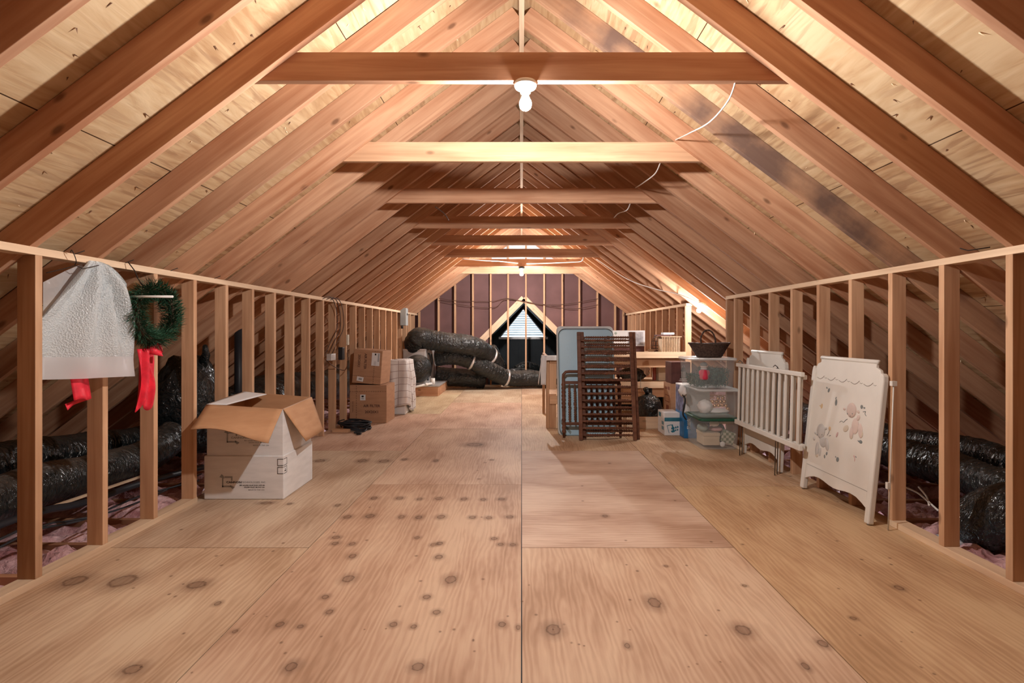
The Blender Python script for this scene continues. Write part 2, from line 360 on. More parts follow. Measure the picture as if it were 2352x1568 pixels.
# ---------------------------------------------------------------- the setting: floor
X0, X1 = -2.354, 2.354; HALF = 2.443; YB = -3.2; YE = 11.85
APEX = 3.416; SL = .75; COS = .8
def under(x): return APEX-SL*abs(x)
def build_floor():
    cols = [(-2.443, -1.219, .55, 1.00), (-1.219, 0, 1.79, 1.0), (0, 1.219, .55, 1.0), (1.219, 2.443, 1.74, 1.0)]
    me = bpy.data.meshes.new('floor'); bm = bmesh.new(); uvl = bm.loops.layers.uv.new('UVMap'); cl = bm.loops.layers.color.new('tint')
    rnd = random.Random(3)
    tints = {(0, 1): (1.0, .98, .94), (2, 1): (1.0, .96, .93), (2, 2): (1.0, .97, .98), (3, 1): (.98, .92, .83), (3, 2): (1.0, .95, .88), (1, 1): (.98, .93, .90), (1, 2): (1.0, .96, .94)}
    for ci, (a, b, off, _) in enumerate(cols):
        y = off-2.44*math.ceil((off-YB)/2.44)
        k = 0
        while y < YE:
            y0, y1 = max(y, YB), min(y+2.44, YE)
            key = (ci, int(round((y-off)/2.44))+1)
            t = tints.get(key, (1+rnd.uniform(-.03, .02), .97+rnd.uniform(-.02, .02), .94+rnd.uniform(-.03, .03)))
            g = .0024
            c = [(a+g, y0+g), (b-g, y0+g), (b-g, y1-g), (a+g, y1-g)]
            top = [bm.verts.new((x, yy, 0)) for x, yy in c]; bot = [bm.verts.new((x, yy, -.016)) for x, yy in c]
            ox, oy = rnd.uniform(0, 20), rnd.uniform(0, 20)
            cross = key in ((2, 2),)
            fs = [bm.faces.new(top)]+[bm.faces.new((top[i], bot[i], bot[(i+1) % 4], top[(i+1) % 4])) for i in range(4)]
            for f in fs:
                for lp in f.loops:
                    x, yy = lp.vert.co.x, lp.vert.co.y
                    lp[uvl].uv = (yy*1.0+ox, x+oy) if cross else (x+ox, yy+oy)
                    lp[cl] = (*[min(1, q*.97) for q in t], 1)
            y += 2.44; k += 1
    # knots and nail marks seen in the sheets: (u, v, half width px, half height px)
    kn = [(172, 1334, 46, 22), (282, 1334, 54, 26), (452, 1343, 40, 16), (500, 1386, 14, 9), (800, 1329, 26, 15), (1035, 1331, 26, 17), (810, 1277, 16, 9), (1008, 1279, 17, 9),
          (747, 1371, 16, 9), (980, 1371, 17, 9), (757, 1405, 15, 10), (1003, 1406, 17, 10), (643, 1434, 18, 12), (690, 1439, 14, 8), (904, 1434, 17, 11), (950, 1439, 13, 9), (1153, 1434, 17, 12), (1190, 1441, 10, 10),
          (669, 1531, 26, 20), (960, 1531, 28, 18), (305, 1537, 40, 22), (1271, 1446, 34, 24), (1503, 1384, 28, 22), (1707, 1447, 34, 22), (1441, 1483, 13, 12), (1890, 1478, 22, 16),
          (1010, 1248, 14, 7), (770, 1248, 15, 7), (809, 1249, 14, 7), (958, 1235, 12, 6), (996, 1251, 14, 7), (1135, 1237, 14, 6), (1150, 1250, 13, 6), (1178, 1251, 13, 6), (772, 1234, 18, 6),
          (798, 1187, 18, 7), (850, 1185, 20, 8), (922, 1187, 14, 7), (962, 1188, 15, 7), (1013, 1187, 18, 8), (1085, 1188, 15, 6), (1123, 1189, 14, 6), (1171, 1187, 17, 6),
          (859, 1144, 15, 6), (918, 1144, 16, 6), (964, 1146, 12, 5), (1008, 1145, 16, 6), (1066, 1146, 15, 6), (1110, 1147, 13, 5), (1152, 1146, 15, 5),
          (735, 1058, 22, 5), (832, 1058, 20, 6), (882, 1059, 22, 6), (929, 1055, 12, 4), (1001, 1058, 10, 5), (1090, 1021, 36, 7), (776, 1160, 12, 5), (665, 1157, 10, 4), (612, 1155, 26, 5),
          (1129, 1056, 9, 3), (540, 1450, 12, 3), (1530, 1300, 10, 4), (1390, 1185, 12, 5), (1330, 1480, 4, 3), (1850, 1530, 16, 16), (1100, 1100, 6, 2), (2065, 1350, 18, 10), (1710, 1345, 10, 5), (1960, 1420, 14, 7)]
    rn = random.Random(11)
    for i in range(90):
        kn.append((rn.uniform(250, 2150), 1050+500*rn.random()**1.0, rn.uniform(3, 5), rn.uniform(2, 3.4)))
    for q in range(40):                                    # knots on the boards nearer than the picture's edge and further back
        yy = rn.uniform(-1, 1.7); kn.append((None, rn.uniform(-2.2, 2.2), yy, rn.uniform(.02, .05)))
    for k in kn:
        if k[0] is None: cx, cy, rx, ry = k[1], k[2], k[3]*1.2, k[3]*1.6
        else:
            u, v, du, dv = k; d = F*CZ/(v-762); cx = (u-1198)/F*d; cy = d; rx = du*1.3/F*d
            ry = 1.3*abs(F*CZ/(v-762-dv)-d) if dv > 3.5 else rx*1.1
        cx = max(-2.3, min(2.3, cx))
        f = bm.faces.new([bm.verts.new((cx+sx*rx, cy+sy*ry, .0012)) for sx, sy in ((-1, -1), (1, -1), (1, 1), (-1, 1))]); f.material_index = 1
        for lp, uvv in zip(f.loops, ((0, 0), (1, 0), (1, 1), (0, 1))): lp[uvl].uv = uvv
    # dark subfloor under the joints
    f = bm.faces.new([bm.verts.new(p) for p in ((-HALF, YB, -.017), (HALF, YB, -.017), (HALF, YE, -.017), (-HALF, YE, -.017))]); f.material_index = 2
    bm.to_mesh(me); bm.free()
    for m in (FLOORM, KNOTM, BLACKBOARD): me.materials.append(m)
    o = bpy.data.objects.new('floor', me); C.objects.link(o)
    tag(o, 'knotty bare plywood floor sheets butted together with a dark seam down the middle', kind='structure'); return o
floor = build_floor()
obj('floor_edge', MB().box(-HALF, HALF, YE, YE+.02, -.2, 0), JOIST, floor)
y = YB+.2
jk = 0
while y < YE-.1:
    for s in (-1, 1):
        lumber('floor_joist', (s*2.443, y, -.11), (s*4.85, y, -.11), .038, .18, JOIST, floor, bevel=0)
    y += .4064
# ceiling below the eaves and pink insulation between the joists
obj('ceiling_board', MB().box(-5.2, -HALF, YB, YE+.4, -.24, -.21).box(HALF, 5.2, YB, YE+.4, -.24, -.21), BLACKBOARD, floor)
for s, side in ((-1, 'left'), (1, 'right')):
    def fn(a, b, s=s):
        x = s*(2.45+2.4*a); yy = YB+.02+(YE-YB-.05)*b
        n = noise.noise(Vector((x*2.1, yy*2.6, s*3)))*.5+noise.noise(Vector((x*6, yy*7, 9)))*.32+noise.noise(Vector((x*16, yy*17, 4)))*.14+.30*(abs(noise.noise(Vector((x*8, yy*8, 6))))-.2)
        j = abs(((yy-YB-.2)/.4064+.5) % 1-.5)*2                     # 0 at a joist, 1 between
        return (x, yy, -.075+.05*min(1, j*1.8)+.17*n+.03*noise.noise(Vector((x*30, yy*30, 2))))
    b = MB().grid(fn, 70, 400)
    tag(obj('insulation', b, INSUL), 'pink fibreglass insulation between the joists behind the %s knee wall' % side, 'insulation', kind='stuff')

# ---------------------------------------------------------------- roof: ceiling > sheathing, rafters, ridge
ceil = thing('ceiling', (0, 0, APEX), 'steep open plywood roof on closely spaced fir rafters', None, kind='structure')
RL = 6.35
for s in (-1, 1):
    ex = Vector((s*COS, 0, -.6)); 
    # sheathing: local x along the ridge, local y down the slope
    exx = Vector((0, 1, 0)); nz = Vector((s*.6, 0, COS)); ey = nz.cross(exx)
    m = Matrix((exx, ey, nz)).transposed().to_4x4(); m.translation = Vector((0, YB, APEX+.177))
    sg = 1 if ey.x*s > 0 else -1
    obj('roof_sheathing', MB().box(0, 15.5, min(0, sg*RL), max(0, sg*RL), 0, .015), SHEATH, ceil, m)
    for k in range(-14, 24):
        yy = 2.50+.4*k+.019
        a = Vector((s*.019, yy, under(.019)))-ex*.045; L = 6.15
        c = a+Vector((s*.6, 0, COS))*.070; e = c+ex*L
        lumber('rafter', c, e, .038, .140, STAINED if (s > 0 and k == 2) else RAFT, ceil, up=(s*.6, 0, COS),
               label='water-stained grey and brown rafter' if (s > 0 and k == 2) else None)
    # nail tips and splinters breaking through the plywood
    sp = MB(); rn = random.Random(5+s)
    for q in range(620):
        yy = rn.uniform(.3, 6.2); d = rn.uniform(.4, 4.6)
        if abs(((yy-2.519)/.4+.5) % 1-.5) < .09: continue
        base = Vector((s*d*COS, yy, APEX+.174-d*.6)); ax = Vector((0, 1, 0)) if rn.random() < .5 else ex
        ax = (ax+Vector((rn.uniform(-.6, .6), rn.uniform(-.6, .6), 0))).normalized(); l = rn.uniform(.010, .036); nn = Vector((-s*.6, 0, -COS))
        wd = ax.cross(nn)*rn.uniform(.002, .005)
        sp.add([base-wd, base+wd, base+ax*l+nn*rn.uniform(.003, .012), base+ax*l*.4-nn*.002], [(0, 1, 2), (1, 3, 2), (3, 0, 2)], rn.choice((0, 0, 0, 1)))
    obj('splinters', sp, [SPLINT, LIGHTSPL], ceil, kind='stuff')
lumber('ridge_board', (0, YB, APEX+.06), (0, YE+.3, APEX+.06), .036, .20, PALE, ceil)

# collar ties
TY = [2.538+1.2*j for j in range(8)]
TIEZ = 2.458
for j, ty in enumerate(TY):
    hb = (APEX-TIEZ)/SL+.10; ht = hb-.139/SL
    mb = MB().prism([(-hb, 0), (hb, 0), (ht, .139), (-ht, .139)], 0, .038)
    lab = 'reddish collar tie carrying the nearest bare bulb, spanning the roof overhead' if j == 0 else \
          'pale water-marked collar tie just beyond the nearest bulb' if j == 1 else \
          'collar tie carrying the far bare bulb' if j == 6 else \
          'farthest collar tie, against the end wall studs' if j == 7 else \
          '%s collar tie across the roof counting away from the camera' % ORD[j]
    tag(obj('collar_tie', mb, RAFT if j != 1 else STUD, None, T(0, ty, TIEZ), bevel=.002), lab, 'roof beam', 'collar ties across the rafters')

# ---------------------------------------------------------------- knee walls
def kneewall(name, side, ys, spans, bottoms, label):
    wl = thing(name, (side*2.398, 0, 0), label, None, kind='structure')
    xc = side*(2.354+.0445)
    for a, b in spans:
        lumber('top_plate', (xc, a, 1.628), (xc, b, 1.628), .089, .038, PALE, wl)
    for a, b in bottoms:
        lumber('bottom_plate', (xc, a, .019), (xc, b, .019), .089, .038, PALE, wl)
    for yy, z0 in ys:
        inb = any(a <= yy <= b for a, b in bottoms)
        lumber('stud', (xc, yy+.019, .038 if inb else z0), (xc, yy+.019, 1.609), .038, .089, STUD, wl, up=(1, 0, 0))
    return wl
ly = [2.525+.4064*k for k in range(-4, 23)]
wallL = kneewall('wall_left', -1, [(q, 0) for q in ly], [(YB, YE)], [(YB, 3.79)], 'open-framed knee wall of upright studs along the left eave')
ry = [2.5+.4064*k for k in range(-4, 9)]+[5.98]
ry2 = [7.5]+[7.9+.4064*k for k in range(10)]
wallR = kneewall('wall_right', 1, [(q, 0) for q in ry+ry2], [(YB, 6.02), (7.46, YE)], [(YB, 3.34)], 'open-framed knee wall of upright studs along the right eave, broken by an opening')

# ---------------------------------------------------------------- end wall with its dark recess and louvre
endw = thing('wall_back', (0, YE, 0), 'brown fibreboard gable end wall with exposed studs', None, kind='structure')
AX, AZ, AS, AZ2 = .05, 1.90, .80, 1.10      # apex of the opening, half width, shoulder height
w1 = 5.2
mb = MB()
apexz = APEX+.19
# left and right halves around the opening, up to z = 2.55
def zt(x): return apexz-SL*abs(x)
out = [(-4.9, -.2), (AX-AS, -.2), (AX-AS, AZ2), (AX, AZ), (AX, 2.55), (-(apexz-2.55)/SL, 2.55)]
mb.prism(out, 0, .02); out = [(4.9, -.2), (AX+AS, -.2), (AX+AS, AZ2), (AX, AZ), (AX, 2.55), ((apexz-2.55)/SL, 2.55)]
mb.prism(out[::-1], 0, .02)
obj('fibreboard', mb, FIBRE, endw, T(0, YE, 0))
obj('gable_panel', MB().prism([(-(apexz-2.55)/SL, 2.55), ((apexz-2.55)/SL, 2.55), (0, apexz)], 0, .02), WHITEBOARD, endw, T(0, YE, 0), label='white panel in the peak of the gable')
for u in (962, 1007, 1045, 1086, 1127, 1167, 1208, 1250, 1291.6, 1331, 1372.5, 1413.5, 1432.6):
    x = (u-1198)/F*11.76
    lumber('stud', (x, 11.805, 0), (x, 11.805, min(under(x), 3.2)+.02), .038, .089, STUD, endw, up=(0, 1, 0))
lumber('bottom_plate', (-2.35, 11.80, .019), (2.35, 11.80, .019), .089, .038, PALE, endw)
a0 = Vector((AX, 11.835, AZ+.04))
for s in (-1, 1):
    e = Vector((AX+s*1.12, 11.835, AZ+.04-1.12*1.0))
    lumber('valley_rafter', a0+Vector((0, 0, .06)), e+Vector((0, 0, .06)), .03, .14, PALE, endw, up=(0, 0, 1))
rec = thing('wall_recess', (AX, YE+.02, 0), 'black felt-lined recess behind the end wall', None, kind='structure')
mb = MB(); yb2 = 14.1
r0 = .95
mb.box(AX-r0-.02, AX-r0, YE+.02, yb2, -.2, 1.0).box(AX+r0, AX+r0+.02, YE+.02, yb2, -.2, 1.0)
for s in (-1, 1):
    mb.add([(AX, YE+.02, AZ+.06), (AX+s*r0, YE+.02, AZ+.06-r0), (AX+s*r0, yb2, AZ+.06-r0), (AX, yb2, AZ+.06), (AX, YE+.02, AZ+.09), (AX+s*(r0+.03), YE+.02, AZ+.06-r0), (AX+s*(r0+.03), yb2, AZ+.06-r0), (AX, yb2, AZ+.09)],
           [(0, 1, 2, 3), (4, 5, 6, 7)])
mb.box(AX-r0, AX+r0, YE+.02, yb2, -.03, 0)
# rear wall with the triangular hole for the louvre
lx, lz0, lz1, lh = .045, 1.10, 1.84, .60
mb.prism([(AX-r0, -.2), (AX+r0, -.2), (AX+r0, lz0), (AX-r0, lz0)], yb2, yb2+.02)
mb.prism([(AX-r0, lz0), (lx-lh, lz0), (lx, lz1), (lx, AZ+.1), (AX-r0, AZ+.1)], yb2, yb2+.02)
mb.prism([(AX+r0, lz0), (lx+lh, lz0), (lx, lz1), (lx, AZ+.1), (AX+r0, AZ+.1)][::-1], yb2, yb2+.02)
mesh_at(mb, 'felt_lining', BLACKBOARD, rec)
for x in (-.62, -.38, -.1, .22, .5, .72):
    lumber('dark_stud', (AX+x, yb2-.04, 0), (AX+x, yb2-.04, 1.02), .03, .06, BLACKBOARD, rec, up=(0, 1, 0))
lv = thing('window_1', (lx, yb2, lz0), 'triangular white louvred gable vent letting in daylight through the dark recess', None, kind='structure')
mb = MB(); n = 11
for i in range(n):
    z = lz0+.03+(lz1-lz0-.06)*i/n; hw = lh*(lz1-z)/(lz1-lz0)
    mb.add([(lx-hw, yb2-.01, z+.046), (lx+hw, yb2-.01, z+.046), (lx+hw, yb2+.05, z), (lx-hw, yb2+.05, z)], [(0, 1, 2, 3)])
mesh_at(mb, 'louvre', LOUV, lv, solid=.004)
mb = MB().tube([(lx-lh-.03, yb2-.01, lz0), (lx, yb2-.01, lz1+.03), (lx+lh+.03, yb2-.01, lz0)], .014, n=6); mb.box(lx-lh-.06, lx+lh+.06, yb2-.05, yb2, lz0-.06, lz0)
mesh_at(mb, 'vent_frame', METAL, lv)
obj('wall_front', MB().box(-5, 5, YB-.02, YB, -.2, 3.9), FIBRE); tag(bpy.data.objects['wall_front'], 'brown gable wall behind the camera', kind='structure')

# ---------------------------------------------------------------- lamps
def bulb(name, p, tilt, emit, label, base):
    """p is the mounting point; the lamp hangs down along tilt"""
    t = thing(name, p, label, 'light bulb', M=T(*p) @ tilt)
    M = wm(t)
    if base == 'porcelain':
        obj('lamp_holder', MB().lathe([(.0, 0), (.054, 0), (.057, -.012), (.05, -.026), (.026, -.030), (.024, -.052), (.0, -.052)], n=28), PORC, t, M, label='white porcelain lamp holder')
        z = -.045
    else:
        obj('lamp_holder', MB().lathe([(0, 0), (.045, 0), (.06, -.02), (.05, -.04), (.022, -.075), (.02, -.09), (0, -.09)], n=20), DARKM, t, M, label='dark lamp holder')
        z = -.082
    m = plain('glowing_glass_'+name+str(int(emit)), (1, 1, 1), .3, noise_amt=0, emit=emit)
    m.name = 'glowing_glass'
    obj('bulb_glass', MB().lathe([(.001, z), (.014, z), (.015, z-.018), (.021, z-.034), (.029, z-.050), (.0305, z-.062), (.027, z-.078), (.016, z-.089), (.001, z-.093)], n=16), m, t, M)
    return t
I4 = Matrix.Identity(4)
bulb('light_bulb', (.019, 2.557, TIEZ), I4, BULB_NEAR, 'nearest bare bulb glowing in a white porcelain holder under the first collar tie', 'porcelain')
bulb('light_bulb', (.0, TY[6]+.019, TIEZ), I4, BULB_FAR, 'far bare bulb in a dark holder under the collar tie near the end wall', 'dark')
bulb('light_bulb', (2.40, 6.92, under(2.40)), Matrix.Rotation(math.radians(25), 4, 'Y'), BULB_SIDE, 'bare bulb on the right roof slope by the opening in the knee wall', 'porcelain')
# ---------------------------------------------------------------- two white cartons, the upper one open
def carton(name, x0, x1, y0, y1, z0, z1, label, openbox=False, cat='box'):
    t = thing(name, ((x0+x1)/2, (y0+y1)/2, z0), label, cat)
    return t
t = carton('cardboard_carton', -2.343, -1.755, 3.847, 4.38, 0, .322, 'white cardboard carton on the floor under the open carton, with a grey arrow emblem')
b = MB().box(-2.343, -1.755, 3.847, 4.38, 0.001, .322)
mesh_at(b, 'carton_body', CARDW, t, bevel=.006)
def emblem(mb, x, z, y, s, m):                         # square of arrows with two crossing points
    k = s
    mb.box(x-k, x-k+.22*k, y, y+.0008, z-k, z+.6*k, m); mb.box(x-k, x+.55*k, y, y+.0008, z-k, z-.72*k, m)
    mb.box(x-.6*k, x+.75*k, y, y+.0008, z+.55*k, z+.85*k, m); mb.box(x+.5*k, x+.75*k, y, y+.0008, z+.1*k, z+.6*k, m)
    mb.add([(x-1.45*k, y, z+.70*k), (x-1.05*k, y, z+1.2*k), (x-.75*k, y, z+.9*k), (x-.6*k, y, z+.45*k)], [(0, 3, 2, 1)], m)
    mb.add([(x+.35*k, y, z-.6*k), (x+1.15*k, y, z-1.0*k), (x+.75*k, y, z-1.3*k), (x+.5*k, y, z-1.05*k)], [(0, 3, 2, 1)], m)
def cannon(mb, x, z, y):
    emblem(mb, x, z, y, .044, 1)
    put_text(mb, 'CANNON', .0205, x-.012, z-.008, y, 0, 0, 'LEFT', .0007, 1.2)
    put_text(mb, 'TECHNOLOGIES, INC.', .0190, x+.097, z-.008, y, 1, 0, 'LEFT', .0002, .98)
    put_text(mb, '8301 GOLDEN VALLEY ROAD, SUITE 300', .0108, x+.085, z-.030, y, 0, 0, 'LEFT', .0004, .96)
    put_text(mb, 'GOLDEN VALLEY, MN 55427 USA', .0108, x+.118, z-.044, y, 0, 0, 'LEFT', .0004, .96)
    put_text(mb, 'MADE IN THE USA', .0145, x+.150, z-.064, y, 1, 0, 'LEFT', .0002, 1.0)
b = MB(); cannon(b, -2.165, .135, 3.8462)
lab = MB()
mesh_at(b, 'printing', [INK, GREYINK], t, label='dark printed lettering and arrow emblem')
b = MB()                                               # outline label wrapped on the corner
for (za, zb) in ((.25, .30), (.19, .24)):
    for (x0, x1, z0, z1) in ((-1.80, -1.757, za, za+.003), (-1.80, -1.757, zb-.003, zb), (-1.80, -1.797, za, zb)): b.box(x0, x1, 3.8445, 3.8455, z0, z1)
    for (y0, y1, z0, z1) in ((3.85, 3.90, za, za+.003), (3.85, 3.90, zb-.003, zb), (3.897, 3.90, za, zb)): b.box(-1.7545, -1.7535, y0, y1, z0, z1)
b.box(-1.7545, -1.7535, 3.86, 3.885, .205, .212).box(-1.7545, -1.7535, 3.865, 3.88, .218, .222)
mesh_at(b, 'corner_label', INK, t)

t = carton('cardboard_carton', -2.325, -1.765, 3.855, 4.375, .322, .66, 'open white carton stacked on another, brown flaps folded out over its front and side')
x0, x1, y0, y1, z0 = -2.325, -1.765, 3.855, 4.375, .3225
zl, zr, zb = .70, .665, .74                             # the rim is pushed out of level
A_, B_, C_, D_ = Vector((x0, y0, zl)), Vector((x1, y0, zr)), Vector((x1, y1, .69)), Vector((x0, y1, .735))
def panel(mb, pts, th=.006, mo=0, mi=1):               # outer face material mo, inner face mi
    p = [Vector(q) for q in pts]; n = (p[1]-p[0]).cross(p[2]-p[0]).normalized()*th
    k = len(p); mb.add(p, [tuple(range(k))], mo); mb.add([q-n for q in p], [tuple(range(k-1, -1, -1))], mi)
    mb.add(p+[q-n for q in p], [(2, 2+k, 3+k, 3)], mi)
b = MB(); bot = [Vector((x0, y0, z0)), Vector((x1, y0, z0)), Vector((x1, y1, z0)), Vector((x0, y1, z0))]; top = [A_, B_, C_, D_]
for i in range(4):
    j = (i+1) % 4; panel(b, [bot[i], bot[j], top[j], top[i]])
b.add(bot, [(3, 2, 1, 0)], 0); b.add([q+Vector((0, 0, .004)) for q in bot], [(0, 1, 2, 3)], 1)
mesh_at(b, 'carton_body', [CARDW, CARDIN], t)
def flap(name, hinge0, hinge1, d0, d1, curl, outer_up, label=None):
    h0, h1 = Vector(hinge0), Vector(hinge1); d0 = Vector(d0); d1 = Vector(d1); g = MB()
    cu = Vector(curl)
    def fn(a, q): return h0.lerp(h1, a)+d0.lerp(d1, a)*q+cu*(q*q*math.sin(a*PI*1.5)*.9)
    g.grid(fn, 12, 6); o = mesh_at(g, name, CARDW if outer_up else CARDIN, t, solid=.005, label=label); return o
flap('flap', A_+Vector((0, -.004, 0)), B_+Vector((0, -.004, 0)), P(438, 986, 3.50)-A_, P(617, 1008, 3.62)-B_, (0, 0, .03), False, 'front flap folded down, brown inside showing')
flap('flap', B_+Vector((.004, 0, 0)), C_+Vector((.004, 0, 0)), P(702, 1013, 3.98)-B_, P(741, 988, 4.42)-C_, (0, 0, .0), False, 'side flap hanging outward')
flap('flap', D_+Vector((-.004, 0, 0)), A_+Vector((-.004, 0, 0)), Vector((.22, -.06, -.015)), Vector((.12, .05, -.01)), (0, 0, 0), True, 'white left flap folded in')
b = MB(); cannon(b, -2.135, .462, 3.8542); mesh_at(b, 'printing', [GREYINK, GREYINK], t, label='grey printed lettering and arrow emblem')

# ---------------------------------------------------------------- air filter cartons
def filterbox(name, M, wx, wy, wz, label, vertical, mats=None):
    t = thing(name, (0, 0, 0), label, 'box', 'air filter cartons', M=M)
    obj('carton_body', MB().box(0, wx, 0, wy, .001, wz), CARD, t, wm(t), bevel=.005)
    b = MB(); y = -.0015
    if not vertical:
        words = [('AIR FILTER', .048, .60, .45, 0, .0014), ('20X20X1', .048, .60, .29, 0, .0014), ('MADE IN USA', .024, .09, .43, PI/2, 0)]
        segs = [('h', .83), ('v', .185)]
    else:
        words = [('AIR FILTER', .045, .42, .66, -PI/2, .0014), ('20X20X1', .045, .20, .66, -PI/2, .0014)]
        segs = [('h', .22), ('v', .74)]
    for wd_, sz, fx, fz, ro, bo in words:
        lt = MB(); put_text(lt, wd_, sz, wx*fx, wz*fz, y, rot=ro, bold=bo); obj('lettering', lt, BROWNINK, t, wm(t), label='dark brown printed lettering')
    for k, f in segs:
        b = MB(); n = 16
        for i in range(n):
            a, c = (i+.12)/n, (i+.72)/n
            if k == 'h': b.box(wx*a, wx*c, y, y+.001, wz*f-.0025, wz*f+.0025)
            else: b.box(wx*f-.0025, wx*f+.0025, y, y+.001, wz*a, wz*c)
        obj('dashed_line', b, BROWNINK, t, wm(t))
    b = MB()
    if not vertical:
        b.box(wx*.29, wx*.43, -.003, -.001, wz*.60, wz*.75); b.box(wx*.325, wx*.385, -.0042, -.003, wz*.68, wz*.725, 1); b.box(wx*.32, wx*.39, -.0042, -.003, wz*.63, wz*.655, 2)
    else:
        b.box(wx*.64, wx*.92, -.003, -.001, wz*.55, wz*.93)
        for i in range(14): b.box(wx*.85, wx*.90, -.0042, -.003, wz*(.68+.017*i), wz*(.68+.017*i+.006+.004*(i % 3 == 0)), 1)
        for i in range(8): b.box(wx*.72, wx*.80, -.0042, -.003, wz*(.57+.015*i), wz*(.57+.015*i+.005), 2)
        b.box(wx*.74, wx*.79, -.0042, -.003, wz*.86, wz*.91, 1)
        obj('shipping_label', b, [PAPERL, INK, GREYINK], t, wm(t), label='white shipping label with barcode'); b = MB()
        m2 = Matrix.Rotation(.12, 4, 'Y')
        b.box(-.045, .045, -.003, -.001, -.03, .03, 0, T(wx*.28, 0, wz*.13) @ m2); b.box(-.02, .025, -.0042, -.003, -.014, .014, 2, T(wx*.28, 0, wz*.13) @ m2)
    obj('shipping_label', b, [PAPERL, INK, GREYINK], t, wm(t), label='small white sticker')
    return t
filterbox('filter_carton', T(-2.335, 7.08, 0) @ RZ(-.02), .505, .42, .515, 'lower kraft carton lettered AIR FILTER, standing on the floor by the left knee wall', False)
filterbox('filter_carton', T(-2.31, 7.10, .545) @ RZ(-.06) @ Matrix.Rotation(.07, 4, 'Y'), .395, .40, .46, 'upper kraft carton with sideways lettering and white barcode label, stacked on the other', True)
# ---------------------------------------------------------------- checked sheet over a box
t = thing('storage_box', (-1.87, 8.0, 0), 'tall grey-white box hidden under a checked linen sheet', 'box')
b = MB().box(-2.26, -1.74, 7.80, 8.25, .002, .80); mesh_at(b, 'box_body', CLOTHW, t, bevel=.01)
t = thing('linen_sheet', (-1.87, 7.9, .80), 'white linen sheet with a thin checked pattern draped over a tall box', 'sheet')
me = bpy.data.meshes.new('cloth'); bm = bmesh.new(); uvl = bm.loops.layers.uv.new('UVMap')
nu, nv = 60, 44; VV = {}
for i in range(nu+1):
    for j in range(nv+1):
        a = i/nu; q = j/nv                              # a runs round from the back right corner to the front left one
        per = a*1.06                                    # perimeter: right side .5 m, then the front .56 m
        h = q*1.0                                       # 0 on the top of the box, then down
        if per < .50: base = Vector((-1.632, 8.27-per, 0)); nrm = Vector((1, 0, 0)); ins = Vector((-1, 0, 0))
        else: base = Vector((-1.632-(per-.50), 7.77, 0)); nrm = Vector((0, -1, 0)); ins = Vector((0, 1, 0))
        cr = 1-min(1, abs(per-.50)/.12); nrm = (nrm+Vector((1, -1, 0))*cr*.6).normalized()
        if h < .18: p = base+Vector((0, 0, .812+.006*math.sin(per*30)))+(Vector((-1.87, 8.0, 0))-base)*((.18-h)/.18)*.9
        else:
            dd = h-.18; fold = .022*math.sin(per*38+math.sin(dd*5))*min(1, dd*4)+.02*noise.noise(Vector((per*5, dd*4, 0)))
            length = .72+.07*math.sin(per*9) if per < .85 else .28
            k = min(dd/.82, 1)*length
            p = base+nrm*(.012+fold+.07*k*(.6+.4*cr))+Vector((0, 0, .805-k))
        VV[i, j] = bm.verts.new(p-Vector((-1.77, 7.9, .80)))
for i in range(nu):
    for j in range(nv):
        f = bm.faces.new((VV[i, j], VV[i+1, j], VV[i+1, j+1], VV[i, j+1])); f.smooth = True
        for lp, (ii, jj) in zip(f.loops, ((i, j), (i+1, j), (i+1, j+1), (i, j+1))): lp[uvl].uv = (ii/nu*1.06, jj/nv*.9)
bm.to_mesh(me); bm.free(); me.materials.append(PLAID)
obj('cloth', me, None, t, wm(t), solid=.004)

# ---------------------------------------------------------------- air handler on its platform
t = thing('platform', (-1.95, 10.6, 0), 'reddish low timber platform under the metal air handler', 'platform')
b = MB().box(-2.32, -1.60, 10.0, 11.3, .002, .185); mesh_at(b, 'timber_curb', RAFT, t, bevel=.004)
b = MB().box(-2.33, -1.585, 9.99, 11.3, .186, .205); mesh_at(b, 'drain_pan', METAL, t)
t = thing('air_handler', (-2.1, 10.9, .206), 'galvanised metal air handler with a round collar, feeding fat black ducts', 'air conditioner')
b = MB().box(-2.33, -1.89, 10.25, 11.45, .207, .90); mesh_at(b, 'cabinet', METAL, t, bevel=.008)
b = MB(); b.rings([[(-2.03+r*math.cos(a), y, .52+r*math.sin(a)) for a in [2*PI*i/28 for i in range(28)]] for r, y in ((.27, 10.245), (.275, 10.16), (.25, 10.0), (.20, 9.90), (.12, 9.86))])
mesh_at(b, 'duct_collar', DUCT, t, label='round black insulated collar')
b = MB()
for z in (.885, .22): b.box(-2.33, -1.885, 10.243, 10.249, z-.015, z+.015)
for y in (10.26, 10.80, 11.40): b.box(-1.889, -1.882, y, y+.035, .21, .90)
b.box(-1.889, -1.884, 10.3, 11.4, .86, .895); mesh_at(b, 'foil_tape', FOIL, t)
b = MB(); b.tube([(-1.86, 10.45, .80), (-1.85, 10.55, .74), (-1.85, 10.6, .55), (-1.85, 10.45, .40), (-1.86, 10.35, .28)], .018, sub=6).tube([(-1.85, 10.7, .78), (-1.84, 10.75, .6), (-1.85, 10.55, .35)], .014, sub=6)
b.ell((-1.85, 10.6, .56), (.03, .03, .035)); mesh_at(b, 'refrigerant_line', DARKM, t, label='black refrigerant lines')
b = MB().tube([(-1.72, 10.1, .24), (-1.78, 9.95, .24), (-2.02, 9.70, .205)], .022).tube([(-1.72, 10.1, .21), (-1.72, 10.1, .34)], .045, n=12).tube([(-1.79, 9.92, .24), (-1.83, 9.88, .235)], .03)
mesh_at(b, 'drain_pipe', PVC, t, label='white plastic drain pipe')

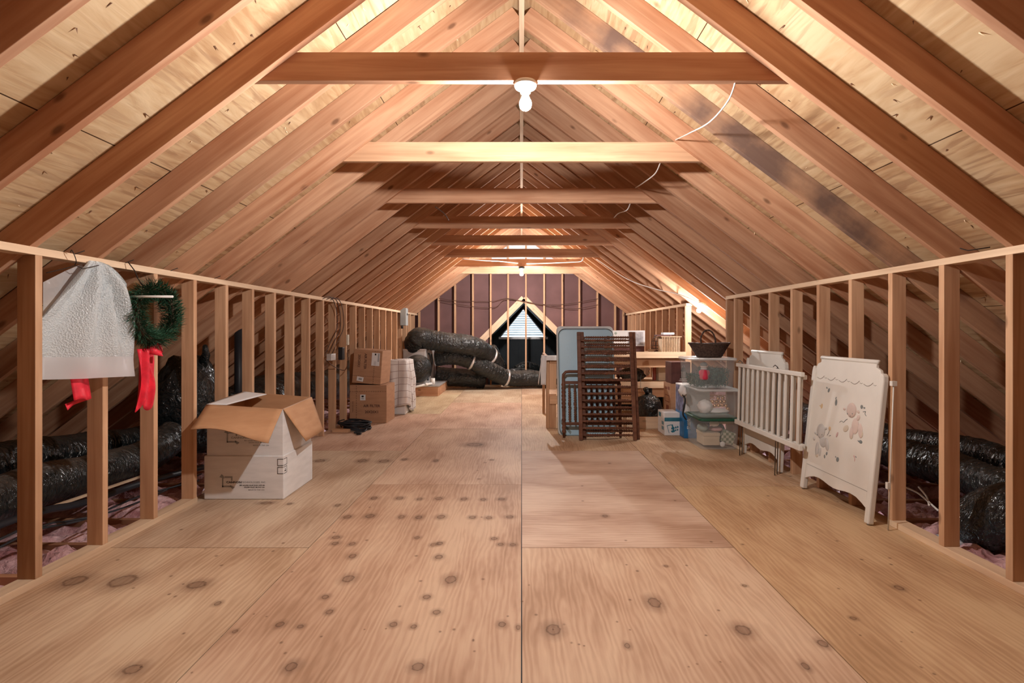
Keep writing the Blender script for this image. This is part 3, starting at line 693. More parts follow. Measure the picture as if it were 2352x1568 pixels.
# ---------------------------------------------------------------- flexible ducts
def duct(pts, r, label, mat=DUCT, cat='air duct', straps=(), seed=0, sub=10, group=None, name='flexible_duct', crumple=1.0, n=28):
    pts = [Vector(p) for p in pts]; o = sum(pts, Vector())/len(pts); t = thing(name, o, label, cat, group)
    def fn(L, a, p):
        return 1+.030*math.sin(L*95+a*1.0*round(crumple)+5*noise.noise(p*4))*crumple*(.6+noise.noise(p*3+Vector((3, 1, 0))))+.10*crumple*noise.noise(Vector((L*2.5, a*.8+seed, seed)))+.05*crumple*noise.noise(p*16+Vector((seed, 0, 0)))
    b = MB().tube(pts, r, n=n, fn=fn, sub=sub*3); mesh_at(b, 'duct_sleeve', mat, t)
    sp = spline(pts, 20)
    for f in straps:
        i = int(f*(len(sp)-1)); q = sp[i]; d = (sp[min(i+1, len(sp)-1)]-sp[max(0, i-1)]).normalized()
        s = MB().tube([q-d*.022, q+d*.022], r*1.08 if not callable(r) else r(f)*1.1, n=28); mesh_at(s, 'strap', FOIL, t, label='silver strap')
    return t
duct([(-2.12, 10.55, .80), (-2.13, 10.35, 1.00), (-2.02, 10.3, 1.12), P(985, 780, 10.45), P(1035, 787, 10.6), P(1090, 796, 10.8), P(1128, 822, 11.3), P(1140, 845, 11.5)], .20, 'uppermost fat black duct arching from the air handler to the right', straps=(.83,), seed=1)
duct([P(1003, 822, 10.9), P(1040, 818, 10.85), P(1085, 830, 10.95), P(1125, 850, 11.1), P(1165, 868, 11.3), P(1215, 869, 11.45), P(1275, 872, 11.45)], .175, 'middle black duct curving down from the air handler and along the end wall floor', straps=(.33, .66), seed=2)
duct([P(1003, 862, 11.3), P(1040, 866, 11.3), P(1075, 868, 11.35), P(1112, 872, 11.45)], .195, 'short fat black duct lying lowest beside the air handler platform', seed=3)
duct([P(1130, 800, 11.55), P(1147, 830, 11.9), P(1165, 858, 12.1), P(1195, 855, 12.5), P(1235, 862, 12.6)], .11, 'thin black duct passing through the dark opening in the end wall', seed=4, straps=(.62,))
duct([P(1180, 857, 13.0), P(1205, 842, 13.0), P(1232, 848, 13.2), P(1250, 862, 13.3)], .13, 'dusty grey duct humped on the floor of the dark recess', seed=5)
# left eave
duct([(-3.45, 1.2, .28), (-3.42, 2.4, .30), P(0, 1068, 3.42), P(180, 1040, 3.98), P(330, 1012, 4.7), (-3.35, 5.4, .30), (-3.3, 6.4, .3)], .145, 'black duct farther back in the left eave, beyond the lower one', mat=DUCTC, seed=6, group='ducts in the left eave')
duct([(-3.0, 1.2, .19), (-3.0, 2.3, .21), P(60, 1124, 3.15), P(195, 1092, 3.57), P(325, 1052, 4.1), P(400, 1000, 4.42)], .135, 'dusty black duct nearest the knee wall in the left eave, below the hanging bag', seed=7, crumple=.5)
duct([(-3.0, 5.2, .35), (-2.95, 6.2, .45), (-2.92, 7.2, .50), (-2.95, 8.4, .42), (-2.9, 9.8, .5)], lambda f: .24+.06*math.sin(f*9), 'large black duct behind the left knee wall studs beyond the open carton', mat=DUCTC, seed=8)
b = MB().ell((0, 0, 0), (.26, .34, .44), nu=30, nv=24, fn=lambda a, c: 1+.16*noise.noise(Vector((math.cos(a)*2.5, math.sin(a)*2.5, c*2.2)))+.07*noise.noise(Vector((math.cos(a)*7, math.sin(a)*7, c*7))))
b.tube([(.1, .0, .35), (.16, -.02, .46), (.2, -.1, .54)], lambda f: .05-.03*f)
c0 = P(436, 930, 4.75); tag(obj('plastic_bundle', b, DUCTC, None, T(c0.x, c0.y, c0.z)), 'crumpled black plastic bundle behind the knee wall, left of the open carton', 'bundle')
t = thing('vent_pipe', (-2.9, 5.35, -.1), 'thin black vent pipe rising behind the left knee wall studs', 'pipe')
mesh_at(MB().tube([(-2.9, 5.35, -.1), (-2.9, 5.35, 1.36)], .042, n=16), 'pipe_shaft', PIPEM, t)
# long thin pipes, lath and cables on the insulation of the left eave
tag(mesh_at(MB().tube([(-2.80, 1.6, .055), P(0, 1205, 2.8), P(190, 1155, 3.3), P(330, 1108, 3.75), (-2.74, 4.6, .06)], .022, sub=4), 'conduit', PIPEM, None, (-2.8, 3, .05)), 'dark conduit lying on the insulation below the left eave duct', 'pipe')
tag(lumber('lath', P(95, 1172, 3.07), P(330, 1092, 3.95), .03, .012, PALE), 'pale wooden lath lying beside the conduit in the left eave', 'wood strip')
mb = MB()
tag(mesh_at(MB().tube([(-2.62, 1.8, .03), P(0, 1238, 2.65), P(100, 1212, 2.9), P(200, 1190, 3.15), P(320, 1140, 3.6), (-2.6, 4.2, .04)], .007, sub=5).tube([(-2.66, 1.8, .03), P(60, 1225, 2.8), P(160, 1196, 3.05), P(230, 1182, 3.2), P(325, 1150, 3.55), (-2.7, 4.4, .04)], .006, sub=5), 'electric_cable', CABLE, None, (-2.6, 3, .03)), 'pair of black cables trailing over the insulation in the left eave', 'cable')
# right eave
duct([(3.45, 1.3, .30), (3.42, 2.5, .30), P(2352, 1078, 3.5), P(2230, 1040, 3.95), P(2080, 1012, 4.6), (3.35, 5.6, .28), (3.3, 7.0, .28)], .115, 'upper black duct at the back of the right eave, behind the crumpled one', mat=DUCTC, seed=9, crumple=1.5)
duct([(3.05, 2.75, .16), P(2330, 1132, 3.12), P(2270, 1112, 3.35), P(2180, 1075, 3.7), P(2085, 1050, 4.1), (3.05, 5.0, .26), (3.05, 6.4, .26)], .125, 'crumpled black duct along the right eave floor, in front of the straighter one', mat=DUCTC, seed=10, crumple=1.8)
duct([P(2380, 1165, 2.95), P(2310, 1175, 2.98), P(2250, 1200, 3.05), P(2222, 1225, 3.1)], lambda f: .13+.03*math.sin(f*PI), 'taped end of a black duct bulging behind the right knee wall stud', mat=DUCTC, seed=12, crumple=1.6)
tag(mesh_at(MB().tube([P(2070, 1115, 3.6), P(2105, 1130, 3.5), P(2128, 1148, 3.4), P(2155, 1172, 3.25)], .006, sub=5).tube([P(2110, 1118, 3.6), P(2128, 1140, 3.5), P(2134, 1160, 3.3)], .006, sub=5), 'electric_cable', WHITEW, None, (2.8, 3.4, .05)), 'pale cable crossing the joists in the right eave', 'cable')
b = MB().ell((0, 0, 0), (.05, .07, .02), nu=24, nv=12, fn=lambda a, c: 1+.35*noise.noise(Vector((math.cos(a)*3, math.sin(a)*3, c*3)))); c0 = P(2140, 1222, 2.98)
tag(obj('plastic_scrap', b, FILM, None, T(2.53, 3.08, .01)), 'small white plastic scrap on the insulation behind the right bottom plate', 'plastic bag')

# ---------------------------------------------------------------- hanging bag, wreath and bows on the left wall
t = thing('garment_bag', (-2.30, 2.85, 1.0), 'grey bubble-wrap bag hung from a wire hanger over the left knee wall studs', 'bag')
def bagpt(a, q):                                        # a round the bag, q from the top down
    z = 1.622-.635*q
    yl, yr = 2.82-.235*min(1, q*1.9)**1.05, 2.88+.12*min(1, q*6)**.5+.075*q
    th = .010+.040*min(1, q*1.4)
    an = 2*PI*a; yc, hw = (yl+yr)/2, (yr-yl)/2; cx, sx = math.cos(an), math.sin(an)
    y = yc+hw*math.copysign(abs(cx)**.75, cx)
    ph = math.atan2(y-2.87, max(.03, 1.66-z)); fold = .060*math.sin(ph*15+1.5*math.sin(ph*5))*max(0, 1-q*.85)*min(1, q*5)+.012*noise.noise(Vector((y*9, z*9, 1)))
    x = -2.385+(y-2.60)*.22+th*sx*min(1, (y-2.56)*5)+fold*(.9 if sx > 0 else -.4)
    return (x, y, z-.012*(cx) * q)
b = MB(); b.grid(lambda a, q: bagpt(a, q*.82), 90, 44)
mesh_at(b, 'bubble_wrap', BUBBLE, t)
b = MB(); b.grid(lambda a, q: bagpt(a, .82+q*.18), 90, 10); mesh_at(b, 'bag_hem', FILM, t, label='smooth translucent hem')
b = MB().add([P(99, 648, 2.63), P(150, 622, 2.74), P(188, 606, 2.84), P(206, 640, 2.9), P(180, 800, 2.85), P(99, 860, 2.63)], [(0, 1, 2, 3, 4, 5)]); mesh_at(b, 'inner_film', CLEARBAG, t, label='clear brownish film behind the bubble wrap')
b = MB().tube([(-2.335, 2.70, 1.648), (-2.31, 2.68, 1.655), (-2.315, 2.71, 1.61), (-2.33, 2.72, 1.585), (-2.34, 2.70, 1.57), (-2.37, 2.60, 1.53)], .002, sub=5).tube([(-2.33, 2.72, 1.585), (-2.32, 2.76, 1.57), (-2.31, 2.85, 1.60)], .002)
mesh_at(b, 'wire_hanger', NAIL, t)
NP = Vector((-2.25, 3.20, 1.343))
t = thing('christmas_wreath', NP, 'green pine wreath hanging beside the bubble-wrap bag on the left knee wall', 'wreath')
b = MB(); R0 = .155
b.tube([(NP.x, NP.y+R0*math.cos(a), NP.z+R0*math.sin(a)) for a in [2*PI*i/40 for i in range(41)]], .018); mesh_at(b, 'wreath_frame', TWIG, t)
b = MB(); rn = random.Random(4)
for i in range(7500):
    a = rn.uniform(0, 2*PI); c = rn.uniform(0, 2*PI); rad = rn.uniform(.01, .056)
    ctr = Vector((NP.x, NP.y+R0*math.cos(a), NP.z+R0*math.sin(a))); er = Vector((0, math.cos(a), math.sin(a))); et = Vector((0, -math.sin(a), math.cos(a))); ex = Vector((1, 0, 0))
    d = (er*math.cos(c)+ex*math.sin(c)*.9+et*rn.uniform(-.3, 1.1)).normalized(); p = ctr+(er*math.cos(c)+ex*math.sin(c))*rad
    l = rn.uniform(.018, .046); sd = d.cross(Vector((rn.random(), rn.random(), rn.random()))).normalized()*.0026
    b.add([p-sd, p+sd, p+d*l], [(0, 1, 2)])
mesh_at(b, 'pine_needles', GREEN, t)
b = MB().tube([NP+Vector((0, -.09, .155)), NP+Vector((-.03, -.10, .21)), (-2.30, 3.10, 1.60), (-2.33, 3.09, 1.648)], .003); mesh_at(b, 'hanging_wire', NAIL, t)
def ribbon(mb, path, w, ax):
    ax = Vector(ax); pts = spline([Vector(p) for p in path], 6); v = []
    for i, p in enumerate(pts):
        k = w*(.93+.07*math.sin(i*.5)); tw = Vector((0.012*math.sin(i*.35), 0, 0)); v += [p-ax*k/2-tw, p+ax*k/2+tw]
    mb.add(v, [(2*i, 2*i+1, 2*i+3, 2*i+2) for i in range(len(pts)-1)], 0, True)
b = MB()
q0 = P(330, 808, 3.15)
def tail(a, q):
    y = 3.07+.115*a+.03*q*math.sin(q*3); f = .018*math.sin(a*11+q*4)
    return (-2.265+f, y, 1.135-(.34+.035*math.sin(a*9+1))*q)
b.grid(tail, 24, 14)
b.grid(lambda a, q: (-2.29+.015*math.sin(a*7+q*3), 3.12+.10*a+.03*q, 1.13-(.29-.12*a)*q), 12, 10)
ribbon(b, [P(330, 808, 3.15), P(350, 800, 3.2), P(372, 802, 3.28), P(364, 790, 3.25), P(345, 806, 3.2)], .05, (.2, .2, 1))
ribbon(b, [P(335, 800, 3.15), P(355, 808, 3.16), P(372, 812, 3.2)], .035, (0, .3, 1))
mesh_at(b, 'red_bow', RED, t, solid=.002, label='red satin bow and tails')
t = thing('red_ribbon', P(175, 880, 2.78), 'red ribbon tail dangling below the bubble-wrap bag', 'ribbon')
b = MB().grid(lambda a, q: (-2.36+.012*math.sin(a*5)+.02*q, 2.72+.125*a+.006*q, 1.03-.155*q+.008*math.sin(a*6)*q), 10, 8); ribbon(b, [P(200, 912, 2.84), P(176, 922, 2.78), P(152, 935, 2.72)], .035, (0, .2, 1))
mesh_at(b, 'ribbon_strip', RED, t, solid=.002)
tag(mesh_at(MB().tube([P(285, 681, 3.04), P(397, 681, 3.04)], .007, n=8), 'white_rod', PORC, None, P(340, 681, 3.04)), 'thin white rod sticking out in front of the wreath', 'rod')
for i, (u, v, d) in enumerate(((178, 588, 2.75), (310, 607, 3.1), (405, 622, 3.5), (505, 640, 4.0))):
    p = Vector((-2.37, d, 1.645)); tag(mesh_at(MB().tube([p+Vector((-.02, -.02, -.02)), p+Vector((.05, .02, .022))], .0025, n=6), 'bent_nail', NAIL, None, p),
        ['long nail in the left top plate above the bubble-wrap bag', 'long nail in the left top plate above the wreath', 'long nail in the left top plate just beyond the wreath', 'long nail in the left top plate above the fifth stud'][i], 'nail', 'nails in the left top plate')
p = Vector((2.33, 2.72, 1.648)); tag(mesh_at(MB().tube([p+Vector((.06, -.06, .02)), p+Vector((0, 0, .012)), p+Vector((-.01, .04, .03))], .003, n=6), 'bent_nail', NAIL, None, p), 'bent nail on the right top plate near the second stud', 'nail')

# ---------------------------------------------------------------- left wall electrics
t = thing('electrical_box', (-2.28, 10.2, 1.34), 'tall grey metal electrical box high on the left wall above the ducts', 'electrical box')
b = MB().box(-2.36, -2.24, 10.12, 10.30, 1.36, 1.70); mesh_at(b, 'enclosure', GREYBOX, t, bevel=.008)
mesh_at(MB().box(-2.24, -2.236, 10.18, 10.24, 1.56, 1.60), 'latch', DARKM, t); b = MB().tube([(-2.32, 10.14, 1.36), (-2.32, 10.14, 1.30)], .02); mesh_at(b, 'cable_entry', DARKM, t)
tag(mesh_at(MB().box(-2.33, -2.27, 6.62, 6.70, .88, 1.04), 'power_adapter', DARKM, None, (-2.31, 6.6, .9), bevel=.008), 'black power adapter plugged in on a left knee wall stud', 'adapter')
tag(mesh_at(MB().box(-2.35, -2.29, 6.28, 6.43, .89, .97), 'junction_box', METAL, None, (-2.33, 6.3, .9), bevel=.004), 'small metal junction box beside the black adapter on the left wall', 'junction box')
tag(mesh_at(MB().box(-2.353, -2.325, 7.00, 7.035, 1.06, 1.20), 'switch_plate', IVORY, None, (-2.34, 7.0, 1.1), bevel=.004), 'narrow ivory switch plate on a left stud above the filter cartons', 'switch')
b = MB()
for q in range(3):
    yy = 6.45+.12*q; b.tube([(-2.36, yy-.3, 1.62), (-2.33, yy-.1, 1.66), (-2.30, yy, 1.55), (-2.31, yy+.08, 1.30), (-2.34, yy-.05, 1.12), (-2.38, yy-.15, .95)], .005, sub=6)
b.tube([(-2.37, 6.3, .9), (-2.33, 6.5, .80), (-2.30, 6.8, .74), (-2.33, 7.0, .86), (-2.36, 7.05, .97)], .005, sub=6)
tag(mesh_at(b, 'loose_wiring', BROWNW, None, (-2.34, 6.5, 1.3)), 'brown loose wires looping down the left knee wall studs', 'wire')
b = MB(); rn = random.Random(8)
c = Vector((-2.10, 6.62, 0))
for i in range(15):
    rx, ry, zc = rn.uniform(.13, .22), rn.uniform(.09, .15), .012+.0065*i; ph = rn.uniform(0, 6); ox, oy = rn.uniform(-.03, .03), rn.uniform(-.02, .02)
    b.tube([(c.x+ox+rx*math.cos(a+ph), c.y+oy+ry*math.sin(a+ph), zc+.012*math.sin(2*a+ph)) for a in [2*PI*k/26 for k in range(26)]], .008, n=6)
b.tube([c+Vector((.15, -.05, .03)), c+Vector((.16, -.18, .01)), c+Vector((.06, -.26, .01)), c+Vector((.14, -.33, .012))], .008, sub=5)
t = thing('extension_cord', c, 'coiled black extension cord on the floor in front of the filter cartons', 'cable'); mesh_at(b, 'cord', CABLE, t)
mesh_at(MB().box(c.x+.12, c.x+.17, c.y-.37, c.y-.32, .002, .03), 'plug', DARKM, t, bevel=.005)
tag(lumber('wood_offcut', (-2.33, 6.45, .0205), (-2.12, 6.42, .0205), .06, .038, STUD), 'short timber offcut beside the coiled cord', 'wood block')

# ---------------------------------------------------------------- white cables on the roof
def cable(pts, r, label, mat=WHITEW, sub=8):
    pts = [Vector(p) for p in pts]; tag(mesh_at(MB().tube(pts, r, n=8, sub=sub), 'electric_cable', mat, None, pts[0]), label, 'cable')
def onroof(u, v, off=.0):                               # a point on the underside of the rafters seen there
    dx, dy = (u-1198)/F, (762-v)/F; d = (APEX-CZ-off)/(dy+SL*abs(dx)); return Vector((dx*d, d, CZ+dy*d))
cable([P(1690, 186, 2.56), P(1672, 232, 2.62), P(1630, 280, 2.9), P(1585, 305, 3.3), P(1550, 322, 3.73)], .0042, 'white cable hanging from the first collar tie to the second on the right')
cable([P(1518, 370, 3.76), P(1505, 398, 4.0), P(1480, 418, 4.4), P(1460, 431, 4.93)], .0045, 'white cable hanging between the second and third collar ties on the right')
cable([P(1448, 465, 4.97), P(1440, 482, 5.3), P(1420, 490, 5.7), P(1410, 500, 6.13)], .0055, 'white cable hanging between the third and fourth collar ties on the right')
cable([P(1062, 594, 8.5), P(1110, 598, 9.0), P(1150, 600, 9.6), P(1190, 604, 9.72)], .008, 'white cable running to the far bulb from the left')
cable([P(1210, 605, 9.72), P(1260, 604, 9.5), P(1310, 602, 9.0), P(1335, 600, 8.7), P(1340, 590, 8.55)], .008, 'white cable running to the far bulb from the right')
cable([onroof(1370, 595, .01), onroof(1440, 640, .01), onroof(1500, 662, .01), onroof(1560, 676, .01), onroof(1600, 694, .02)], .007, 'white cable stapled across the right rafters to the side bulb')
cable([P(1000, 475, 4.97), P(1020, 490, 5.1), P(1030, 505, 5.3)], .006, 'short dark wire dangling by the third collar tie on the left', BROWNW)
for lb, pts in (('upper thin wire strung across the end wall studs', [(-2.0, 687), (1045-1198, 690), (-71, 692), (-31, 685), (30, 697), (95, 699), (175, 686)]),
                ('lower thin wire sagging across the end wall studs', [(-190, 690), (-112, 704), (-60, 705), (-31, 687), (60, 702), (120, 709), (175, 700)])):
    pts = sorted(pts) if pts[0][0] != -2.0 else [(-190, 684)]+pts[1:]
    cable([P(1198+a, v, 11.75) for a, v in pts], .006, lb, BROWNW, 6)

# ---------------------------------------------------------------- stair railing with shelves
t = thing('stair_railing', (.40, 6.70, 0), 'rough timber railing behind the blue mattress with doubled posts', 'railing')
lumber('post', (.335, 6.72, 0.002), (.335, 6.72, .875), .089, .038, STUD, t, up=(1, 0, 0))
lumber('post', (.40, 6.685, 0.002), (.40, 6.685, .44), .038, .089, STUD, t, up=(1, 0, 0))
lumber('post', (.40, 6.685, .50), (.40, 6.685, .84), .038, .089, STUD, t, up=(1, 0, 0))
lumber('rail', (.36, 6.68, .875), (1.45, 6.68, .875), .038, .089, STUD, t)
lumber('rail', (.36, 6.66, .37), (1.45, 6.66, .37), .038, .11, STUD, t)
lumber('curb_board', (.44, 6.68, .075), (1.86, 6.68, .075), .038, .145, PALE, t)
lumber('post', (.335, 7.9, 0.002), (.335, 7.9, .875), .089, .038, STUD, t, up=(1, 0, 0))
lumber('rail', (.335, 6.76, .875), (.335, 7.9, .875), .038, .089, STUD, t)
t = thing('storage_shelf', (1.9, 8.0, 0), 'deep timber shelves beside the stair, pale front edges, piled with bags and boxes', 'shelf')
for z, zt_ in ((.905, 'top'), (.475, 'low')):
    lumber('shelf_edge', (1.0, 7.50, z), (2.36, 7.50, z), .038, .089, PALE, t)
    mesh_at(MB().box(1.0, 2.36, 7.52, 8.55, z-.0, z+.018), 'shelf_board', PALE, t)
    lumber('apron', (1.0, 7.60, z-.12), (2.36, 7.60, z-.12), .038, .13, STUD, t)
mesh_at(MB().box(1.0, 2.36, 8.56, 8.58, .002, .44), 'dark_void_back', BLACKBOARD, t, label='added black sheet standing in for the dark void below the lower shelf')  # added black sheet: shade of the void under the shelf put into colour
for x in (1.02, 2.33):
    lumber('upright', (x, 8.50, .002), (x, 8.50, .89), .089, .038, STUD, t, up=(1, 0, 0))
mesh_at(MB().box(2.33, 2.35, 7.55, 8.56, .002, .44), 'dark_void_side', BLACKBOARD, t, label='added black sheet closing the side of the dark void')  # added as well, its black carries the void's darkness round the side
lumber('upright', (1.85, 7.58, .002), (1.85, 7.58, .42), .03, .089, BLACKBOARD, t, up=(1, 0, 0))
# cloth over the railing
t = thing('white_cloth', (.40, 6.7, .93), 'off-white cloth hung over the corner of the railing left of the mattress', 'cloth')
b = MB()
def cl(a, q):
    x = .255+.30*a
    if q < .45: return (x+.01*math.sin(q*9), 6.615-.012*math.sin(a*9), .42+.50*q/.45+.15*a*(1-q/.45)) if False else (x-.012+.01*math.sin(a*14), 6.612+.006*math.sin(a*20), .925-(.45-q)/.45*(.36 if a < .25 else .05))
    if q < .6: return (x, 6.612+(q-.45)/.15*.16, .93)
    return (x, 6.772+.006*math.sin(a*16), .93-(q-.6)/.4*.3)
b.grid(cl, 24, 24)
b.grid(lambda a, q: (.265-.03*a*0-.05*q, 6.60+.18*a, .93-.36*q+.01*math.sin(a*9)), 8, 10)
mesh_at(b, 'cloth_sheet', CLOTHW, t, solid=.006)

# ---------------------------------------------------------------- blue crib mattress
a_ = math.atan2(.22, 1.31); M = frame((.44, 6.21, .002), (1, .02, 0), (0, math.sin(a_), math.cos(a_)))
t = thing('crib_mattress', (0, 0, 0), 'light blue vinyl crib mattress standing on end behind the spindle panels', 'mattress', M=M)
def rrect(w_, h_, r, n=7, x=0, z=0):
    out = []
    for cx, cz, a0 in ((w_-r, h_-r, 0), (r, h_-r, PI/2), (r, r, PI), (w_-r, r, 3*PI/2)):
        for i in range(n+1): a = a0+PI/2*i/n; out.append((x+cx+r*math.cos(a), z+cz+r*math.sin(a)))
    return out
b = MB().prism(rrect(.70, 1.33, .05), .035, .125); obj('mattress_core', b, BLUEE, t, M, bevel=.012, label='pale grey edge')
b = MB().prism(rrect(.665, 1.285, .085, 10, .02, .0), .0, .036); obj('mattress_face', b, BLUEV, t, M, bevel=.014)
b = MB(); b.tube([(x, .004, z) for x, z in rrect(.675, 1.29, .085, 10, .016, .001)]+[(.691, .004, 1.2)], .0045, n=6); obj('piping', b, PIPING, t, M, label='dark piping')
b = MB().add([(.03, -.0008, .19), (.03, -.0008, .14), (.145, -.0008, .012), (.155, -.0008, .045)], [(0, 1, 2, 3)]); obj('corner_tape', b, SCUFF, t, M, label='grey tape across the lower corner'); b = MB(); rn = random.Random(2)
for i in range(70):
    x, z = rn.choice((rn.uniform(.10, .16), rn.uniform(.03, .3))), rn.uniform(.1, 1.15); s_ = rn.uniform(.0012, .0035); b.add([(x, -.0008, z), (x+s_, -.0008, z+s_*.4), (x+s_, -.0008, z+s_*2), (x, -.0008, z+s_)], [(0, 1, 2, 3)])
obj('scuff_marks', b, SCUFF, t, M, label='small dark scuffs', kind='stuff')

# ---------------------------------------------------------------- brown turned-spindle crib panels
def spindle_mesh(L):
    b = MB(); n = int(L/.0135); prof = [(.001, 0)]
    for i in range(n+1):
        z = L*i/n; e = min(z, L-z); r = .0105+.0065*(i % 2)
        if e < .03: r = .0095
        if abs(z-L/2) < .018: r = .0185
        prof.append((r, z))
    prof.append((.001, L)); b.lathe(prof, n=10); return b.mesh('spindle', CRIBW)
SPM = spindle_mesh(.585)
def crib_side(M, label, n, h=1.255, wdt=.655, dz=0):
    t = thing('spindle_crib_panel', (0, 0, 0), label, 'crib panel', M=M)
    for x in (.020, wdt-.020):
        obj('rail', MB().box(x-.022, x+.022, -.014, .014, 0, h), CRIBW, t, M, bevel=.006)
    for i in range(n):
        z = .06+dz+(h-.16)*i/(n-1)
        obj('spindle', SPM, None, t, M @ T(.035, 0, z) @ Matrix.Rotation(PI/2, 4, 'Y'))
    return t
l_ = math.atan2(.245, 1.24); tl = .022
def fr(x, y, dx, lean=.245): return frame((x, y, .003), (1, .0, 0), (dx, lean, 1.24))
crib_side(fr(.655, 5.925, -.03), 'brown turned-spindle crib side standing on end, frontmost of the pair', 15)
crib_side(fr(.70, 5.985, -.035, .25), 'brown turned-spindle crib side on end, just behind the frontmost one', 14, dz=.035)
M = frame((.475, 6.085, .003), (1, .0, 0), (0, .12, .76))
t = thing('crib_end_panel', (0, 0, 0), 'brown crib end with a rounded turned frame, behind the two spindle sides', 'crib panel', M=M)
hp = .77
for x in (.02, .68):
    pr = [(.001, 0), (.014, 0), (.014, .05)]+[(.018+.008*(i % 2), .05+.022*i) for i in range(9)]+[(.02, .26), (.02, .32)]+[(.018+.008*(i % 2), .33+.022*i) for i in range(15)]+[(.018, .66), (.018, .70), (.001, .70)]
    obj('turned_post', MB().lathe(pr, n=12), CRIBW, t, M @ T(x, 0, 0))
obj('top_rail', MB().tube([(.02, 0, .70), (.022, 0, .735), (.05, 0, .765), (.09, 0, .77), (.61, 0, .77), (.65, 0, .765), (.678, 0, .735), (.68, 0, .70)], .018, n=10), CRIBW, t, M)
for z in (.16, .64): obj('cross_rail', MB().box(.03, .67, -.01, .01, z-.018, z+.018), CRIBW, t, M, bevel=.004)
SPV = spindle_mesh(.45)
for i in range(9): obj('spindle', SPV, None, t, M @ T(.09+.065*i, 0, .17))

# ---------------------------------------------------------------- white crib: two ends and side rails
def crib_end(M, wdt, h, label, deco):
    t = thing('white_crib_end', (0, 0, 0), label, 'crib panel', M=M)
    o = [(.03, .085)]
    for i in range(13):
        f = i/12; x = .03+(wdt-.06)*f; z = .085+.022*math.sin(min(f, 1-f)*2*PI)**2+(.03 if .12 < f < .88 else .03*min(f, 1-f)/.12)
        o.append((x, z))
    o += [(wdt-.03, .085), (wdt-.03, h-.09), (wdt-.05, h-.05), (wdt-.09, h-.035), (wdt-.09, h-.01), (.09, h-.01), (.09, h-.035), (.05, h-.05), (.03, h-.09)]
    o = o[::-1]
    obj('end_board', MB().prism(o, -.010, .010), CREAM, t, M, bevel=.003)
    for x in (.018, wdt-.018):
        b = MB(); st = [(x-.024, .012), (x+.022, .012), (x+.022, h-.10), (x-.008 if x > .1 else x+.014, h-.065), (x-.024, h-.10)]
        b.prism([(x-.024, .004), (x+.022, .004), (x+.022, h-.12), (x+.016, h-.085), (x-.006, h-.065), (x-.018, h-.085), (x-.024, h-.12)], -.020, .020)
        obj('leg_stile', b, CREAM, t, M, bevel=.008)
    obj('top_bar', MB().tube([(.085, 0, h), (wdt-.085, 0, h)], .016, n=14), CREAM, t, M)
    for x in (.016, wdt-.016): obj('caster_cap', MB().lathe([(.001, 0), (.012, 0), (.014, .012), (.001, .014)], n=12), NAIL if False else CREAMD, t, M @ T(x, 0, -.002))
    b = MB(); n = 5 if deco else 4
    for i in range(n):
        xa = .06+(wdt-.12)*i/n; L = (wdt-.12)/n
        b.tube([(xa+L*.02, -.0105, h-.155), (xa+L*.30, -.0105, h-.165), (xa+L*.52, -.0105, h-.155), (xa+L*.68, -.0105, h-.138)], .0022, n=5, sub=4)
        b.tube([(xa+L*.72, -.0105, h-.150), (xa+L*.84, -.0105, h-.155), (xa+L*.92, -.0105, h-.150)], .0016, n=5)
    obj('wave_carving', b, CREAMD, t, M, label='dark carved wave line')
    b = MB(); b.box(.045, wdt-.045, -.0108, -.0098, .2, .203); obj('groove', b, CREAMD, t, M)
    return t
ang = (.11, 0, 1.02)
W1 = .81; M1 = frame((2.225, 4.135, .003), (0, -1, 0), ang)
t = crib_end(M1, W1, 1.04, 'white painted crib end with lamb decals leaning on the right knee wall, nearest the camera', True)
Mi = M1.inverted()
def on1(u, v):                                          # pixel -> board coordinates
    n = M1.col[1].xyz; o = M1.translation; c = Vector((0, 0, CZ)); d = P(u, v, 1)-c
    k = (o-c).dot(n)/d.dot(n); q = Mi @ (c+d*k); return q.x, q.z
def zz(x, y): return on1(1680+x/3.336, 760+y/3.336)
def lamb(head, body, legs, ears, extra, mt, label):
    b = MB(); zc = -.011
    def e(p, rx, rz, m=0, ry=.006, rot=0):
        x, z = zz(*p); b.ell((0, 0, 0), (rx, ry, rz), m, 14, 8, T(x, zc, z) @ Matrix.Rotation(rot, 4, 'Y'))
    e(body[0], body[1], body[2], 0, .006)
    for p, rx, rz, ro in legs: e(p, rx, rz, 0, .007, ro)
    for p, rx, rz, ro in ears: e(p, rx, rz, 0, .008, ro)
    e(head[0], head[1], head[2], 0, .011)
    hx, hy = head[0]
    for d in (-22, 16): e((hx+d, hy+28), .0035, .006, 1, .0125)
    e((hx-2, hy+46), .004, .0025, 1, .0125)
    for p, rx, rz, ro in extra: e(p, rx, rz, 2, .004, ro)
    obj('lamb_decal', b, [mt, LEAFG, TANP], t, M1, label=label)
lamb(((932, 608), .052, .052), ((960, 730), .038, .055), [((932, 780), .020, .042, 0), ((1000, 765), .022, .050, -.25), ((985, 665), .016, .022, .3)], [((878, 598), .012, .009, 0), ((985, 620), .014, .010, .4)], [((888, 748), .032, .022, -.6), ((930, 805), .019, .022, 0), ((1005, 792), .020, .024, 0)], PINKP, 'pale pink lamb figure')
lamb(((697, 768), .052, .056), ((712, 850), .045, .040), [((668, 905), .024, .055, 0), ((742, 868), .022, .048, -.35), ((690, 925), .014, .035, 0)], [((655, 782), .012, .009, .5), ((735, 748), .015, .010, -.5), ((645, 825), .014, .014, 0)], [((665, 950), .020, .016, 0)], GREYP, 'pale grey lamb figure')
b = MB()
def sp(p, rx, rz, m, rot=0):
    x, z = zz(*p); b.ell((0, 0, 0), (rx, .0022, rz), m, 10, 6, T(x, -.0105, z) @ Matrix.Rotation(rot, 4, 'Y'))
